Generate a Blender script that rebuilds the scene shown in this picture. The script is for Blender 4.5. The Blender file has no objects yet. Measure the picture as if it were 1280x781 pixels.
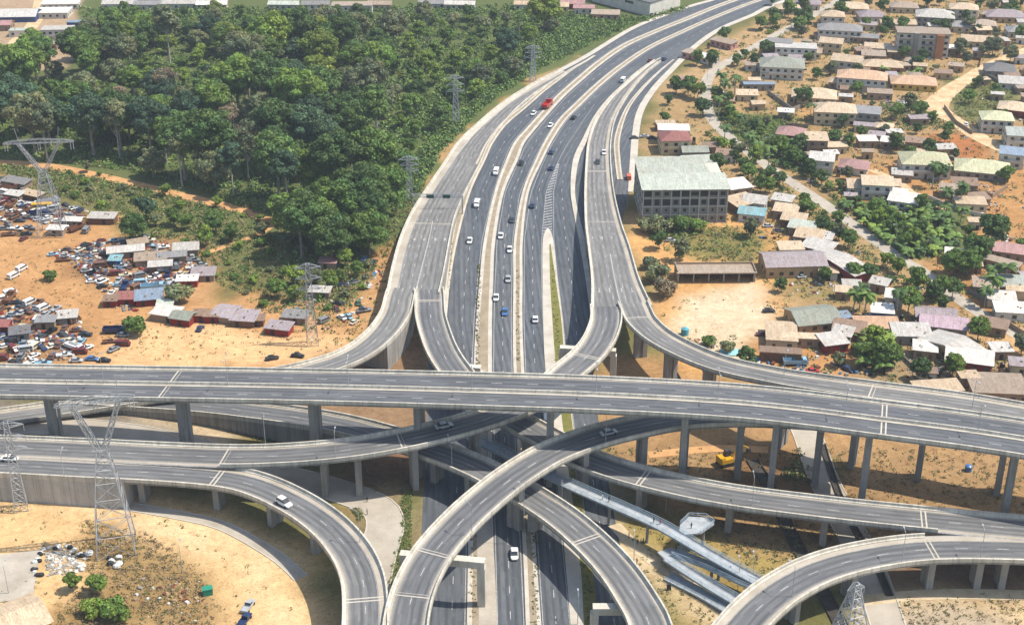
import bpy, math, random
import numpy as np
from mathutils import Vector
# ------------------------------------------------------------------ camera, sky, sun, exposure
SC = bpy.context.scene
FPX, CX, CY, PITCH, CAMZ = 1750.0, 640.0, 390.5, math.radians(26.4), 214.0
cam_d = bpy.data.cameras.new("camera"); cam = bpy.data.objects.new("camera", cam_d)
SC.collection.objects.link(cam); SC.camera = cam
cam.location = (0, 0, CAMZ); cam.rotation_euler = (math.pi/2 - PITCH, 0, 0)
cam_d.sensor_width = 36; cam_d.lens = FPX/1280*36; cam_d.clip_start = 1; cam_d.clip_end = 30000
SUNV = Vector((0.58, 0.0, 1.0)).normalized()           # towards the sun
wd = bpy.data.worlds.new("World"); SC.world = wd; wd.use_nodes = True
wn = wd.node_tree; sky = wn.nodes.new("ShaderNodeTexSky"); sky.sky_type = 'NISHITA'; sky.sun_disc = False
sky.sun_elevation = math.asin(SUNV.z); sky.sun_rotation = math.atan2(SUNV.x, SUNV.y)
sky.air_density = 1.3; sky.dust_density = 1.5
bgn = wn.nodes["Background"]; wn.links.new(sky.outputs[0], bgn.inputs[0]); bgn.inputs[1].default_value = 0.14
sun_d = bpy.data.lights.new("sun", 'SUN'); sun = bpy.data.objects.new("sun", sun_d); SC.collection.objects.link(sun)
sun_d.energy = 4.7; sun_d.angle = math.radians(0.55); sun_d.color = (1.0, 0.93, 0.82)
sun.rotation_euler = SUNV.to_track_quat('Z', 'Y').to_euler(); sun.location = (0, 400, 500)
SC.view_settings.view_transform = 'Standard'; SC.view_settings.look = 'None'
SC.view_settings.exposure = 0.45; SC.view_settings.gamma = 1.0; SC.view_settings.use_curve_mapping = False
SC.cycles.max_bounces = 5; SC.cycles.diffuse_bounces = 2; SC.cycles.use_denoising = True
R = random.Random(7)
# ------------------------------------------------------------------ projection helpers
SP, CP = math.sin(PITCH), math.cos(PITCH)
def P(px, py, z=0.0):
    a = (px-CX)/FPX; b = -(py-CY)/FPX
    dy = b*SP + CP; dz = b*CP - SP
    t = (z-CAMZ)/dz
    return (a*t, dy*t, z)
def scr(x, y, z=0.0):
    zz = z-CAMZ; f = y*CP - zz*SP; u = y*SP + zz*CP
    return (CX + FPX*x/f, CY - FPX*u/f)
def interp(pts, y):                                       # x of a boundary traced top to bottom
    ys = [p[1] for p in pts]; xs = [p[0] for p in pts]
    return float(np.interp(y, ys, xs))
def spline(pts, step=3.0):
    p = np.array(pts, float); p = np.vstack([2*p[0]-p[1], p, 2*p[-1]-p[-2]])
    out = []
    for i in range(1, len(p)-2):
        n = 24
        for k in range(n):
            t = k/n
            out.append(0.5*((2*p[i]) + (-p[i-1]+p[i+1])*t + (2*p[i-1]-5*p[i]+4*p[i+1]-p[i+2])*t*t + (-p[i-1]+3*p[i]-3*p[i+1]+p[i+2])*t**3))
    out.append(p[-2]); out = np.array(out)
    for _ in range(14):                                   # relax the traced wobble
        out[1:-1] = 0.25*out[:-2] + 0.5*out[1:-1] + 0.25*out[2:]
    d = np.r_[0, np.cumsum(np.linalg.norm(np.diff(out[:, :2], axis=0), axis=1))]
    n = max(2, int(d[-1]/step)+1); s = np.linspace(0, d[-1], n)
    return np.stack([np.interp(s, d, out[:, k]) for k in range(out.shape[1])], 1)
# ------------------------------------------------------------------ materials
MATS = {}
def _new(name):
    m = bpy.data.materials.new(name); m.use_nodes = True; MATS[name] = m
    nt = m.node_tree; return m, nt, nt.nodes, nt.links, nt.nodes["Principled BSDF"]
def mix(nt, fac, a, b, mode='MIX'):
    n = nt.nodes.new("ShaderNodeMix"); n.data_type = 'RGBA'; n.blend_type = mode
    for s, v in ((0, fac), (6, a), (7, b)):
        if hasattr(v, 'is_linked') or hasattr(v, 'links'): nt.links.new(v, n.inputs[s])
        elif s == 0: n.inputs[0].default_value = v
        else: n.inputs[s].default_value = (*v[:3], 1)
    return n.outputs[2]
def noise(nt, coord, scale, detail=4, rough=.6, dist=0):
    n = nt.nodes.new("ShaderNodeTexNoise"); n.inputs['Scale'].default_value = scale; n.inputs['Detail'].default_value = detail
    n.inputs['Roughness'].default_value = rough; n.inputs['Distortion'].default_value = dist
    nt.links.new(coord, n.inputs['Vector']); return n.outputs[0]
def ramp(nt, v, lo, hi, a=0.0, b=1.0):
    n = nt.nodes.new("ShaderNodeMapRange"); n.inputs[1].default_value = lo; n.inputs[2].default_value = hi
    n.inputs[3].default_value = a; n.inputs[4].default_value = b; nt.links.new(v, n.inputs[0]); return n.outputs[0]
def pos(nt): return nt.nodes.new("ShaderNodeNewGeometry").outputs['Position']
def objc(nt): return nt.nodes.new("ShaderNodeTexCoord").outputs['Object']
def bump(nt, b, h, strength, dist=.05):
    n = nt.nodes.new("ShaderNodeBump"); n.inputs['Strength'].default_value = strength; n.inputs['Distance'].default_value = dist
    nt.links.new(h, n.inputs['Height']); nt.links.new(n.outputs[0], b.inputs['Normal'])
def hexc(h, f=1.0):
    v = [int(h[i:i+2], 16)/255 for i in (0, 2, 4)]
    return tuple(min(1, (c/12.92 if c <= .04045 else ((c+.055)/1.055)**2.4)*f) for c in v)
def plain(name, c1, c2=None, scale=.5, rough=.8, metal=0.0, spec=.3, var=.0, small=None):
    if name in MATS: return MATS[name]
    m, nt, N, L, b = _new(name); c2 = c2 or tuple(x*.7 for x in c1)
    co = pos(nt); n1 = noise(nt, co, scale, 5, .65)
    col = mix(nt, ramp(nt, n1, .35, .68), c1, c2)
    if small: col = mix(nt, ramp(nt, noise(nt, co, scale*9, 4, .7), .45, .75, 0, small), col, tuple(x*.45 for x in c1))
    if var:
        oi = N.new("ShaderNodeObjectInfo"); col = mix(nt, var, col, mix(nt, oi.outputs['Random'], tuple(x*.55 for x in c1), tuple(min(1, x*1.4) for x in c1)))
    L.new(col, b.inputs['Base Color']); b.inputs['Roughness'].default_value = rough; b.inputs['Metallic'].default_value = metal
    b.inputs['Specular IOR Level'].default_value = spec
    return m
def asphalt(name, c, dust, edge=0):
    m, nt, N, L, b = _new(name)
    uv = N.new("ShaderNodeUVMap").outputs[0]; co = pos(nt)
    mp = N.new("ShaderNodeMapping"); mp.inputs['Scale'].default_value = (.9, .02, 1); L.new(uv, mp.inputs[0])
    streak = noise(nt, mp.outputs[0], 1.0, 4, .6)
    mp2 = N.new("ShaderNodeMapping"); mp2.inputs['Scale'].default_value = (.12, .006, 1); L.new(uv, mp2.inputs[0])
    broad = noise(nt, mp2.outputs[0], 1.0, 3, .5)
    patch = noise(nt, co, .06, 4, .6); fine = noise(nt, co, 1.7, 4, .8)
    col = mix(nt, ramp(nt, streak, .36, .64), tuple(x*.72 for x in c), tuple(x*1.28 for x in c))
    col = mix(nt, ramp(nt, broad, .4, .7, 0, .45), col, dust)
    col = mix(nt, ramp(nt, patch, .42, .7, 0, .5), col, tuple(x*.62 for x in c))
    col = mix(nt, ramp(nt, fine, .35, .75, 0, .35), col, tuple(x*1.5 for x in c))
    wv = N.new("ShaderNodeTexWave"); wv.bands_direction = 'X'; wv.inputs['Scale'].default_value = .17; wv.inputs['Distortion'].default_value = .8; wv.inputs['Detail'].default_value = 2; wv.inputs['Detail Scale'].default_value = .25
    L.new(uv, wv.inputs[0]); mp4 = N.new("ShaderNodeMapping"); mp4.inputs['Scale'].default_value = (.3, .03, 1); L.new(uv, mp4.inputs[0])
    tr = N.new("ShaderNodeMath"); tr.operation = 'MULTIPLY'; L.new(ramp(nt, wv.outputs[1], .35, .9), tr.inputs[0]); L.new(ramp(nt, noise(nt, mp4.outputs[0], 1, 4, .7), .3, .6, .1, .62), tr.inputs[1])
    col = mix(nt, tr.outputs[0], col, tuple(x*.42 for x in c))
    vo = N.new("ShaderNodeTexVoronoi"); mp5 = N.new("ShaderNodeMapping"); mp5.inputs['Scale'].default_value = (.28, .045, 1); L.new(uv, mp5.inputs[0]); L.new(mp5.outputs[0], vo.inputs[0]); vo.distance = 'CHEBYCHEV'
    sp_ = N.new("ShaderNodeSeparateColor"); L.new(vo.outputs['Color'], sp_.inputs[0])
    col = mix(nt, ramp(nt, sp_.outputs[0], .72, .78, 0, .38), col, tuple(x*.66 for x in c)); col = mix(nt, ramp(nt, sp_.outputs[1], .8, .84, 0, .3), col, tuple(x*1.5 for x in c))
    if edge:                                              # wind-blown dust lies thicker towards the parapets
        su = N.new("ShaderNodeSeparateXYZ"); L.new(uv, su.inputs[0]); ab = N.new("ShaderNodeMath"); ab.operation = 'ABSOLUTE'; L.new(su.outputs[0], ab.inputs[0])
        nd = N.new("ShaderNodeMath"); nd.operation = 'MULTIPLY_ADD'; L.new(broad, nd.inputs[0]); nd.inputs[1].default_value = 3.0; L.new(ab.outputs[0], nd.inputs[2])
        col = mix(nt, ramp(nt, nd.outputs[0], 4.2, 6.2, 0, .75), col, tuple(x*1.12 for x in dust))
    L.new(col, b.inputs['Base Color']); b.inputs['Roughness'].default_value = .82; b.inputs['Specular IOR Level'].default_value = .25
    bump(nt, b, fine, .3); return m
ASPH = asphalt("asphalt_motorway", (.078, .088, .100), (.19, .185, .18))
ASPH2 = asphalt("asphalt_ramp", (.118, .121, .126), (.30, .28, .245), 1)
ASPHS = asphalt("asphalt_slip_ramp", (.165, .162, .157), (.25, .24, .22))
ASPHV = asphalt("asphalt_viaduct", (.098, .103, .112), (.24, .23, .215))
ASPH3 = asphalt("asphalt_dusty", (.27, .24, .20), (.40, .34, .26))
def concrete(name, c, stain, s=.35, streakz=True):
    m, nt, N, L, b = _new(name); co = pos(nt)
    n1 = noise(nt, co, s*.3, 5, .65); n2 = noise(nt, co, s*5, 5, .75)
    col = mix(nt, ramp(nt, n1, .35, .68), c, stain)
    if streakz:
        mp = N.new("ShaderNodeMapping"); mp.inputs['Scale'].default_value = (.8, .8, .06); L.new(co, mp.inputs[0])
        col = mix(nt, ramp(nt, noise(nt, mp.outputs[0], 1.2, 4, .7), .5, .72, 0, .6), col, tuple(x*.45 for x in stain))
    col = mix(nt, ramp(nt, n2, .4, .8, 0, .5), col, tuple(x*.55 for x in c))
    if streakz:
        u = N.new("ShaderNodeUVMap").outputs[0]; sx = N.new("ShaderNodeSeparateXYZ"); L.new(u, sx.inputs[0])
        f1 = N.new("ShaderNodeMath"); f1.operation = 'MULTIPLY_ADD'; L.new(sx.outputs[1], f1.inputs[0]); f1.inputs[1].default_value = .2; f1.inputs[2].default_value = .5
        f2 = N.new("ShaderNodeMath"); f2.operation = 'FRACT'; L.new(f1.outputs[0], f2.inputs[0]); f3 = N.new("ShaderNodeMath"); f3.operation = 'LESS_THAN'; L.new(f2.outputs[0], f3.inputs[0]); f3.inputs[1].default_value = .045
        f4 = N.new("ShaderNodeMath"); f4.operation = 'MULTIPLY'; L.new(f3.outputs[0], f4.inputs[0]); f4.inputs[1].default_value = .55
        col = mix(nt, f4.outputs[0], col, tuple(x*.4 for x in c))
        mpu = N.new("ShaderNodeMapping"); mpu.inputs['Scale'].default_value = (.2, .35, 1); L.new(u, mpu.inputs[0])
        col = mix(nt, ramp(nt, noise(nt, mpu.outputs[0], 1.0, 5, .75), .45, .7, 0, .6), col, tuple(x*.5 for x in stain))
    L.new(col, b.inputs['Base Color']); b.inputs['Roughness'].default_value = .9; b.inputs['Specular IOR Level'].default_value = .2
    bump(nt, b, n2, .25); return m
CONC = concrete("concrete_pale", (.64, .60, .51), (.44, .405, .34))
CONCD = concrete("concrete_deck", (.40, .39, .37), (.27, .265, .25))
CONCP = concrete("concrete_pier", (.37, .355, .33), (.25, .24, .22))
BLOCKW = concrete("block_wall", (.52, .50, .46), (.40, .385, .35), .6)
PAVE = concrete("concrete_apron", (.43, .385, .32), (.31, .27, .215), .4, False)
KERB = concrete("kerb_concrete", (.52, .48, .41), (.38, .34, .28), .6, False)
WHITE = plain("road_paint", (.46, .45, .43), (.21, .205, .20), 1.3, .7)
FAINT = plain("worn_road_paint", (.34, .335, .32), (.17, .17, .165), 1.1, .8)
SAND = plain("median_sand", (.33, .27, .19), (.22, .18, .12), .25, .95, small=.7)
GREENM = plain("median_grass", (.13, .145, .03), (.22, .18, .06), .35, .95, small=.8)
STEEL = plain("galvanised_steel", (.42, .43, .44), (.31, .32, .33), .6, .5, .2)
DARKM = plain("dark_metal", (.05, .05, .055), (.03, .03, .03), .6, .5)
BLUERAIL = plain("blue_railing", (.34, .43, .50), (.26, .34, .40), 1.0, .5)
GLASS = plain("dark_glass", (.02, .025, .03), (.035, .04, .045), .8, .12, 0, .6)
TYRE = plain("rubber", (.018, .018, .018), (.03, .03, .03), 2, .85)
TRUNK = plain("bark", (.30, .26, .20), (.17, .145, .115), .6, .95)
TRUNKP = plain("pale_bark", (.42, .39, .33), (.27, .24, .2), .6, .95)
SHADEIN = plain("painted_interior_shade", (.03, .028, .026), (.05, .045, .04), .6, .9)  # shade inside openings, put into the colour of flat dark panels
# ------------------------------------------------------------------ mesh builder and tagging
def link(o): SC.collection.objects.link(o); return o
class MB:
    def __init__(s): s.v = []; s.f = []; s.m = []; s.uv = None
    def face(s, idx, m=0): s.f.append(tuple(idx)); s.m.append(m)
    def add(s, vs, fs, m=0):
        o = len(s.v); s.v.extend([tuple(map(float, q)) for q in vs])
        for f in fs: s.f.append(tuple(i+o for i in f)); s.m.append(m)
    def box(s, c, size, rz=0.0, m=0, taper=1.0, ty=None):
        x, y, z = (q/2 for q in size); cs, sn = math.cos(rz), math.sin(rz); vs = []
        ty = taper if ty is None else ty
        for dz in (-1, 1):
            kx = taper if dz > 0 else 1; ky = ty if dz > 0 else 1
            for dx, dy in ((-1, -1), (1, -1), (1, 1), (-1, 1)):
                a, b = dx*x*kx, dy*y*ky; vs.append((c[0]+a*cs-b*sn, c[1]+a*sn+b*cs, c[2]+dz*z))
        s.add(vs, [(3, 2, 1, 0), (4, 5, 6, 7), (0, 1, 5, 4), (1, 2, 6, 5), (2, 3, 7, 6), (3, 0, 4, 7)], m)
    def tube(s, a, b, r1, r2=None, n=6, m=0, cap=True):
        r2 = r1 if r2 is None else r2; a = Vector(a); b = Vector(b); d = (b-a).normalized()
        u = d.orthogonal().normalized(); w = d.cross(u); vs = []
        for c, r in ((a, r1), (b, r2)):
            for k in range(n):
                t = 2*math.pi*k/n; vs.append(c + (u*math.cos(t)+w*math.sin(t))*r)
        fs = [(k, (k+1) % n, n+(k+1) % n, n+k) for k in range(n)]
        if cap: fs += [tuple(range(n-1, -1, -1)), tuple(range(n, 2*n))]
        s.add(vs, fs, m)
    def prism(s, poly, z0, z1, m=0):
        n = len(poly); vs = [(x, y, z0) for x, y in poly] + [(x, y, z1) for x, y in poly]
        s.add(vs, [(k, (k+1) % n, n+(k+1) % n, n+k) for k in range(n)] + [tuple(range(n-1, -1, -1)), tuple(range(n, 2*n))], m)
    def build(s, name, mats, parent=None, smooth=False):
        me = bpy.data.meshes.new(name); me.from_pydata(s.v, [], s.f); me.update()
        for m in (mats if isinstance(mats, (list, tuple)) else [mats]): me.materials.append(m)
        if any(s.m): me.polygons.foreach_set("material_index", s.m)
        if smooth: me.polygons.foreach_set("use_smooth", [True]*len(s.f))
        if s.uv is not None:
            l = me.uv_layers.new(name="UVMap"); li = np.empty(len(me.loops), np.int32); me.loops.foreach_get("vertex_index", li)
            l.data.foreach_set("uv", np.array(s.uv, np.float32)[li].ravel())
        o = bpy.data.objects.new(name, me); link(o)
        if parent: o.parent = parent
        return o
def tag(o, label=None, cat=None, group=None, kind=None):
    if label: o['label'] = label
    if cat: o['category'] = cat
    if group: o['group'] = group
    if kind: o['kind'] = kind
    return o
def empty(name, loc=(0, 0, 0), rz=0.0):
    e = bpy.data.objects.new(name, None); link(e); e.location = loc; e.rotation_euler = (0, 0, rz); e.empty_display_size = .5; return e
def copy_tree(o, parent=None):
    c = o.copy(); link(c)
    if parent: c.parent = parent
    for ch in KIDS.get(o.name, []): copy_tree(ch, c)
    return c
KIDS = {}
def kids(root):
    L = [x for x in SC.collection.objects if x.parent == root]; KIDS[root.name] = L
    for x in L:
        K2 = [y for y in SC.collection.objects if y.parent == x]
        if K2: KIDS[x.name] = K2
def structure(o): o['kind'] = 'structure'; return o
ORD = "first second third fourth fifth sixth seventh eighth ninth tenth eleventh twelfth thirteenth fourteenth fifteenth sixteenth seventeenth eighteenth nineteenth twentieth".split()
def ordw(i): return ORD[i] if i < 20 else "twenty-" + ORD[i-20] if i < 29 else "far"
NUM = "zero one two three four five six seven eight nine ten eleven twelve thirteen".split()
PENDING = []                                             # (object, base label)
def want(o, base, cat, group=None):
    o['category'] = cat
    if group: o['group'] = group
    PENDING.append((o, base))
def finish_labels():
    by = {}
    for o, b in PENDING: by.setdefault(b, []).append(o)
    for b, L in by.items():
        if len(L) == 1: L[0]['label'] = b; continue
        S = [(scr(*o.location), o) for o in L]
        if len(L) <= 13:
            S.sort(key=lambda t: t[0][0])
            for i, (_, o) in enumerate(S): o['label'] = f"{b}, {ordw(i)} from left of {NUM[len(L)]}"
        else:
            S.sort(key=lambda t: -t[0][1]); n = math.ceil(len(S)/max(10, math.ceil(len(S)/19))); per = math.ceil(len(S)/n)
            for r in range(n):
                row = sorted(S[r*per:(r+1)*per], key=lambda t: t[0][0])
                for i, (_, o) in enumerate(row): o['label'] = f"{b}, {ordw(i)} from left in {ordw(r)} row from front"
# ------------------------------------------------------------------ sweeps along roads
def frame(C):
    T = np.gradient(C[:, :2], axis=0); T /= np.linalg.norm(T, axis=1)[:, None] + 1e-9
    N = np.stack([T[:, 1], -T[:, 0]], 1)                  # right of travel
    d = np.r_[0, np.cumsum(np.linalg.norm(np.diff(C[:, :2], axis=0), axis=1))]
    return T, N, d
def sweep(C, W, prof, closed=True, m=0, mb=None, i0=0, i1=None):
    """prof: (k, c, dz[, absolute z]); offset = k*W/2 + c"""
    mb = mb or MB(); T, N, d = frame(C); i1 = len(C) if i1 is None else i1
    if mb.uv is None: mb.uv = []
    base = len(mb.v); n = len(prof)
    for i in range(i0, i1):
        for q in prof:
            off = q[0]*W[i]/2 + q[1]; z = C[i, 2]+q[2] if len(q) < 4 else q[3]
            mb.v.append((C[i, 0]+N[i, 0]*off, C[i, 1]+N[i, 1]*off, z)); mb.uv.append((off, d[i]))
    cnt = i1-i0
    for i in range(cnt-1):
        for k in range(n if closed else n-1):
            a = base+i*n+k; b = base+i*n+(k+1) % n
            mb.face((b, a, a+n, b+n), m)
    if closed and n > 2:
        mb.face(tuple(range(base, base+n)), m); mb.face(tuple(range(base+(cnt-1)*n+n-1, base+(cnt-1)*n-1, -1)), m)
    return mb
def dashes(C, W, off, on=3.0, gap=7.0, w=.2, dz=.02, solid=False, d0=0, d1=1e9):
    mb = MB(); T, N, d = frame(C)
    def at(s, o):
        x = np.interp(s, d, C[:, 0]); y = np.interp(s, d, C[:, 1]); z = np.interp(s, d, C[:, 2])
        nx = np.interp(s, d, N[:, 0]); ny = np.interp(s, d, N[:, 1]); ww = np.interp(s, d, W)
        k, c = o; q = k*ww/2+c; return (x+nx*q, y+ny*q, z+dz)
    s = max(0, d0)
    while s < min(d[-1], d1)-on:
        e = s+(3.0 if solid else on)
        n0 = at(s, (off[0], off[1]-w/2)); n1 = at(s, (off[0], off[1]+w/2)); n2 = at(e, (off[0], off[1]+w/2)); n3 = at(e, (off[0], off[1]-w/2))
        mb.add([n0, n1, n2, n3], [(0, 3, 2, 1)]); s = e if solid else e+gap
    return mb
def merge(*mbs):
    r = MB()
    for q in mbs: r.add(q.v, q.f)
    return r
ROADS = []                                                # (C, W) for putting vehicles and lamps on
def pier_mesh(h, wid, th=1.7):
    mb = MB(); g = .35; x, y = wid/2, th/2
    poly = [(-x, -y), (-x*.28, -y), (-x*.22, -y+g), (x*.22, -y+g), (x*.28, -y), (x, -y), (x, y), (x*.28, y), (x*.22, y-g), (-x*.22, y-g), (-x*.28, y), (-x, y)]
    mb.prism(poly, -.6, h-1.2)
    mb.box((0, 0, h-.65), (wid*.98, th*1.02, 1.3), taper=1.28, ty=1.12)
    return mb
def deck_bottom(th): return th
def make_ramp(name, label, cat, pts, width, th=2.0, piers=(), joints=(), lanes=((0, 0),), solid_to=None, surf=None, shoulder=(.9, .9), parts=None, thick_walls=False, pier_w=4.2, edge=True, open_side=None, wallm=None):
    """pts: (px, py, z) of the deck's centre line; width in metres or a list along pts"""
    w = [width]*len(pts) if not isinstance(width, (list, tuple)) else width
    C4 = spline([(*P(*p), ww) for p, ww in zip(pts, w)]); C, W = C4[:, :3], C4[:, 3]
    T, N, d = frame(C); ROADS.append((C, W)); root = empty(name, tuple(C[len(C)//2])); inv = Vector(root.location)
    tag(root, label, cat)
    def put(mb, nm, mat, parent=root):
        mb.v = [(a-inv.x, b-inv.y, c-inv.z) for a, b, c in mb.v]; return mb.build(nm, mat, parent)
    n0 = 0
    if solid_to:                                          # retained embankment up to this index
        n0 = int(np.argmin(np.hypot(C[:, 0]-P(*solid_to)[0], C[:, 1]-P(*solid_to)[1])))
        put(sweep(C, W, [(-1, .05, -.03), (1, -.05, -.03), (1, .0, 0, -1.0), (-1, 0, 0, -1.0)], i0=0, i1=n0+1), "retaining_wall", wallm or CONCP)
    if n0 < len(C)-2:
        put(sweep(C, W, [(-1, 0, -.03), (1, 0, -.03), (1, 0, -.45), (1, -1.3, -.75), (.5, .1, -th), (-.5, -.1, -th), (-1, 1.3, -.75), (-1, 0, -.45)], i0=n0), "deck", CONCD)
    put(sweep(C, W, [(-1, .45, .0), (1, -.45, .0)], closed=False), "road_surface", surf or ASPH2)
    put(merge(sweep(C, W, [(-1, .45, .012), (-1, .45+shoulder[0], .012)], closed=False)), "shoulder", PAVE)
    put(merge(sweep(C, W, [(1, -.45-shoulder[1], .012), (1, -.45, .012)], closed=False)), "shoulder", PAVE)
    lm = merge(*[dashes(C, W, o) for o in lanes])
    if lm.v: put(lm, "lane_marking", WHITE)
    if edge:
        put(dashes(C, W, (-1, .62+shoulder[0]), solid=True, w=.14, dz=.022), "edge_line", FAINT); put(dashes(C, W, (1, -.62-shoulder[1]), solid=True, w=.14, dz=.022), "edge_line", FAINT)
    for sgn in (-1, 1):
        q = [(sgn, 0, -.5), (sgn, 0, 1.0), (sgn, -sgn*.42, 1.0), (sgn, -sgn*.48, .35), (sgn, -sgn*.85, .2), (sgn, -sgn*.85, -.02)]
        if sgn > 0: q = q[::-1]
        a0, a1 = 0, len(C)
        if open_side and open_side[0] == sgn:            # carriageways run together here: no parapet between them
            kk = int(np.argmin(np.hypot(C[:, 0]-P(*open_side[2])[0], C[:, 1]-P(*open_side[2])[1]))); a0, a1 = (kk, len(C)) if open_side[1] == 'before' else (0, kk+1)
        put(sweep(C, W, q, i0=a0, i1=a1), "parapet", CONC)
    for j in joints:
        J = P(*j); k = int(np.argmin(np.hypot(C[:, 0]-J[0], C[:, 1]-J[1]))); rz = math.atan2(N[k, 1], N[k, 0])
        mb = MB()
        for s in (-.55, .55): mb.box((C[k, 0]+T[k, 0]*s, C[k, 1]+T[k, 1]*s, C[k, 2]+.02), (W[k]-1.0, .38, .03), rz)
        put(mb, "expansion_joint", KERB)
    for j in piers:
        J = P(*j[:3]); k = int(np.argmin(np.hypot(C[:, 0]-J[0], C[:, 1]-J[1]))); h = C[k, 2]-th-(j[4] if len(j) > 4 else 0)
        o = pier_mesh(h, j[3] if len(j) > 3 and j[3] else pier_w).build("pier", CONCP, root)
        o.location = Vector((C[k, 0], C[k, 1], 0)) - inv; o.rotation_euler = (0, 0, math.atan2(N[k, 1], N[k, 0]))
    return root, C, W
def portal(root, a, b, z, w=2.2, hb=1.9, cols=(0.04, .96)):
    inv = Vector(root.location); A = Vector(P(*a, z)); B = Vector(P(*b, z)); d = B-A; rz = math.atan2(d.y, d.x); mid = (A+B)/2
    mb = MB(); mb.box(mid-inv-Vector((0, 0, hb/2)), (d.length, w, hb), rz); mb.build("crossbeam", CONC, root)
    for t in cols:
        c = A+d*t; mb = MB(); mb.box((c.x-inv.x, c.y-inv.y, (z-hb)/2-.3-inv.z), (1.9, 2.0, z-hb+.6), rz); mb.build("column", CONC, root)
# ------------------------------------------------------------------ traced motorway boundaries (far -> near)
OLX = [(1180,-60),(1010,-30),(879,2),(821,21),(781,38),(732,68),(701,85),(669,101),(647,115),(630,127),(612,141),(591,160),(574,179),(558,200),(536,240),(520,275)]
B4X = 0
BF1 = [(743,70),(732,77),(716,86),(701,97),(677,115),(654,135),(630,155),(612,179),(602,200),(583,240),(568,300),(560,350),(556,400)]
B12 = [(1120,-50),(1010,-27),(914,2),(856,25),(821,39),(781,57),(750,78),(727,97),(701,120),(677,146),(662,163),(649,179),(640,200),(624,240),(612,300),(608,350),(605,400),(603.5,460),(602,560),(601,640),(601.5,781),(602,860)]
B23 = [(1150,-48),(1035,-25),(945,2),(891,23),(853,40),(811,60),(774,85),(746,108),(722,131),(703,150),(686,176),(674,200),(657,240),(648,300),(647.5,350),(647,400),(648.5,460),(655,580),(662,692),(667,781),(671,860)]
B34 = [(752,118),(735,143),(711,178),(699,200),(687,240),(684.5,300),(687,350),(691,400),(695,460),(706,560),(720.5,692),(730,781),(738,860)]
B4E = [(825,73),(811,82),(783,105),(764,122),(746,145),(732,173),(720,200),(716,240),(722,275),(727.5,300),(735,350),(740,392)]
BES = [(842,75),(825,89),(802,112),(783,138),(771.5,173),(772,200),(775,225)]
ORX = [(1270,-60),(1080,-30),(975,5),(945,19),(903,37),(872,59),(844,87),(821,112),(804,140),(798,173),(796,200),(792,240),(800,275)]
def bline(b, step=6.0, z=0.0): return [P(x, y, z) for x, y in b]
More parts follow.
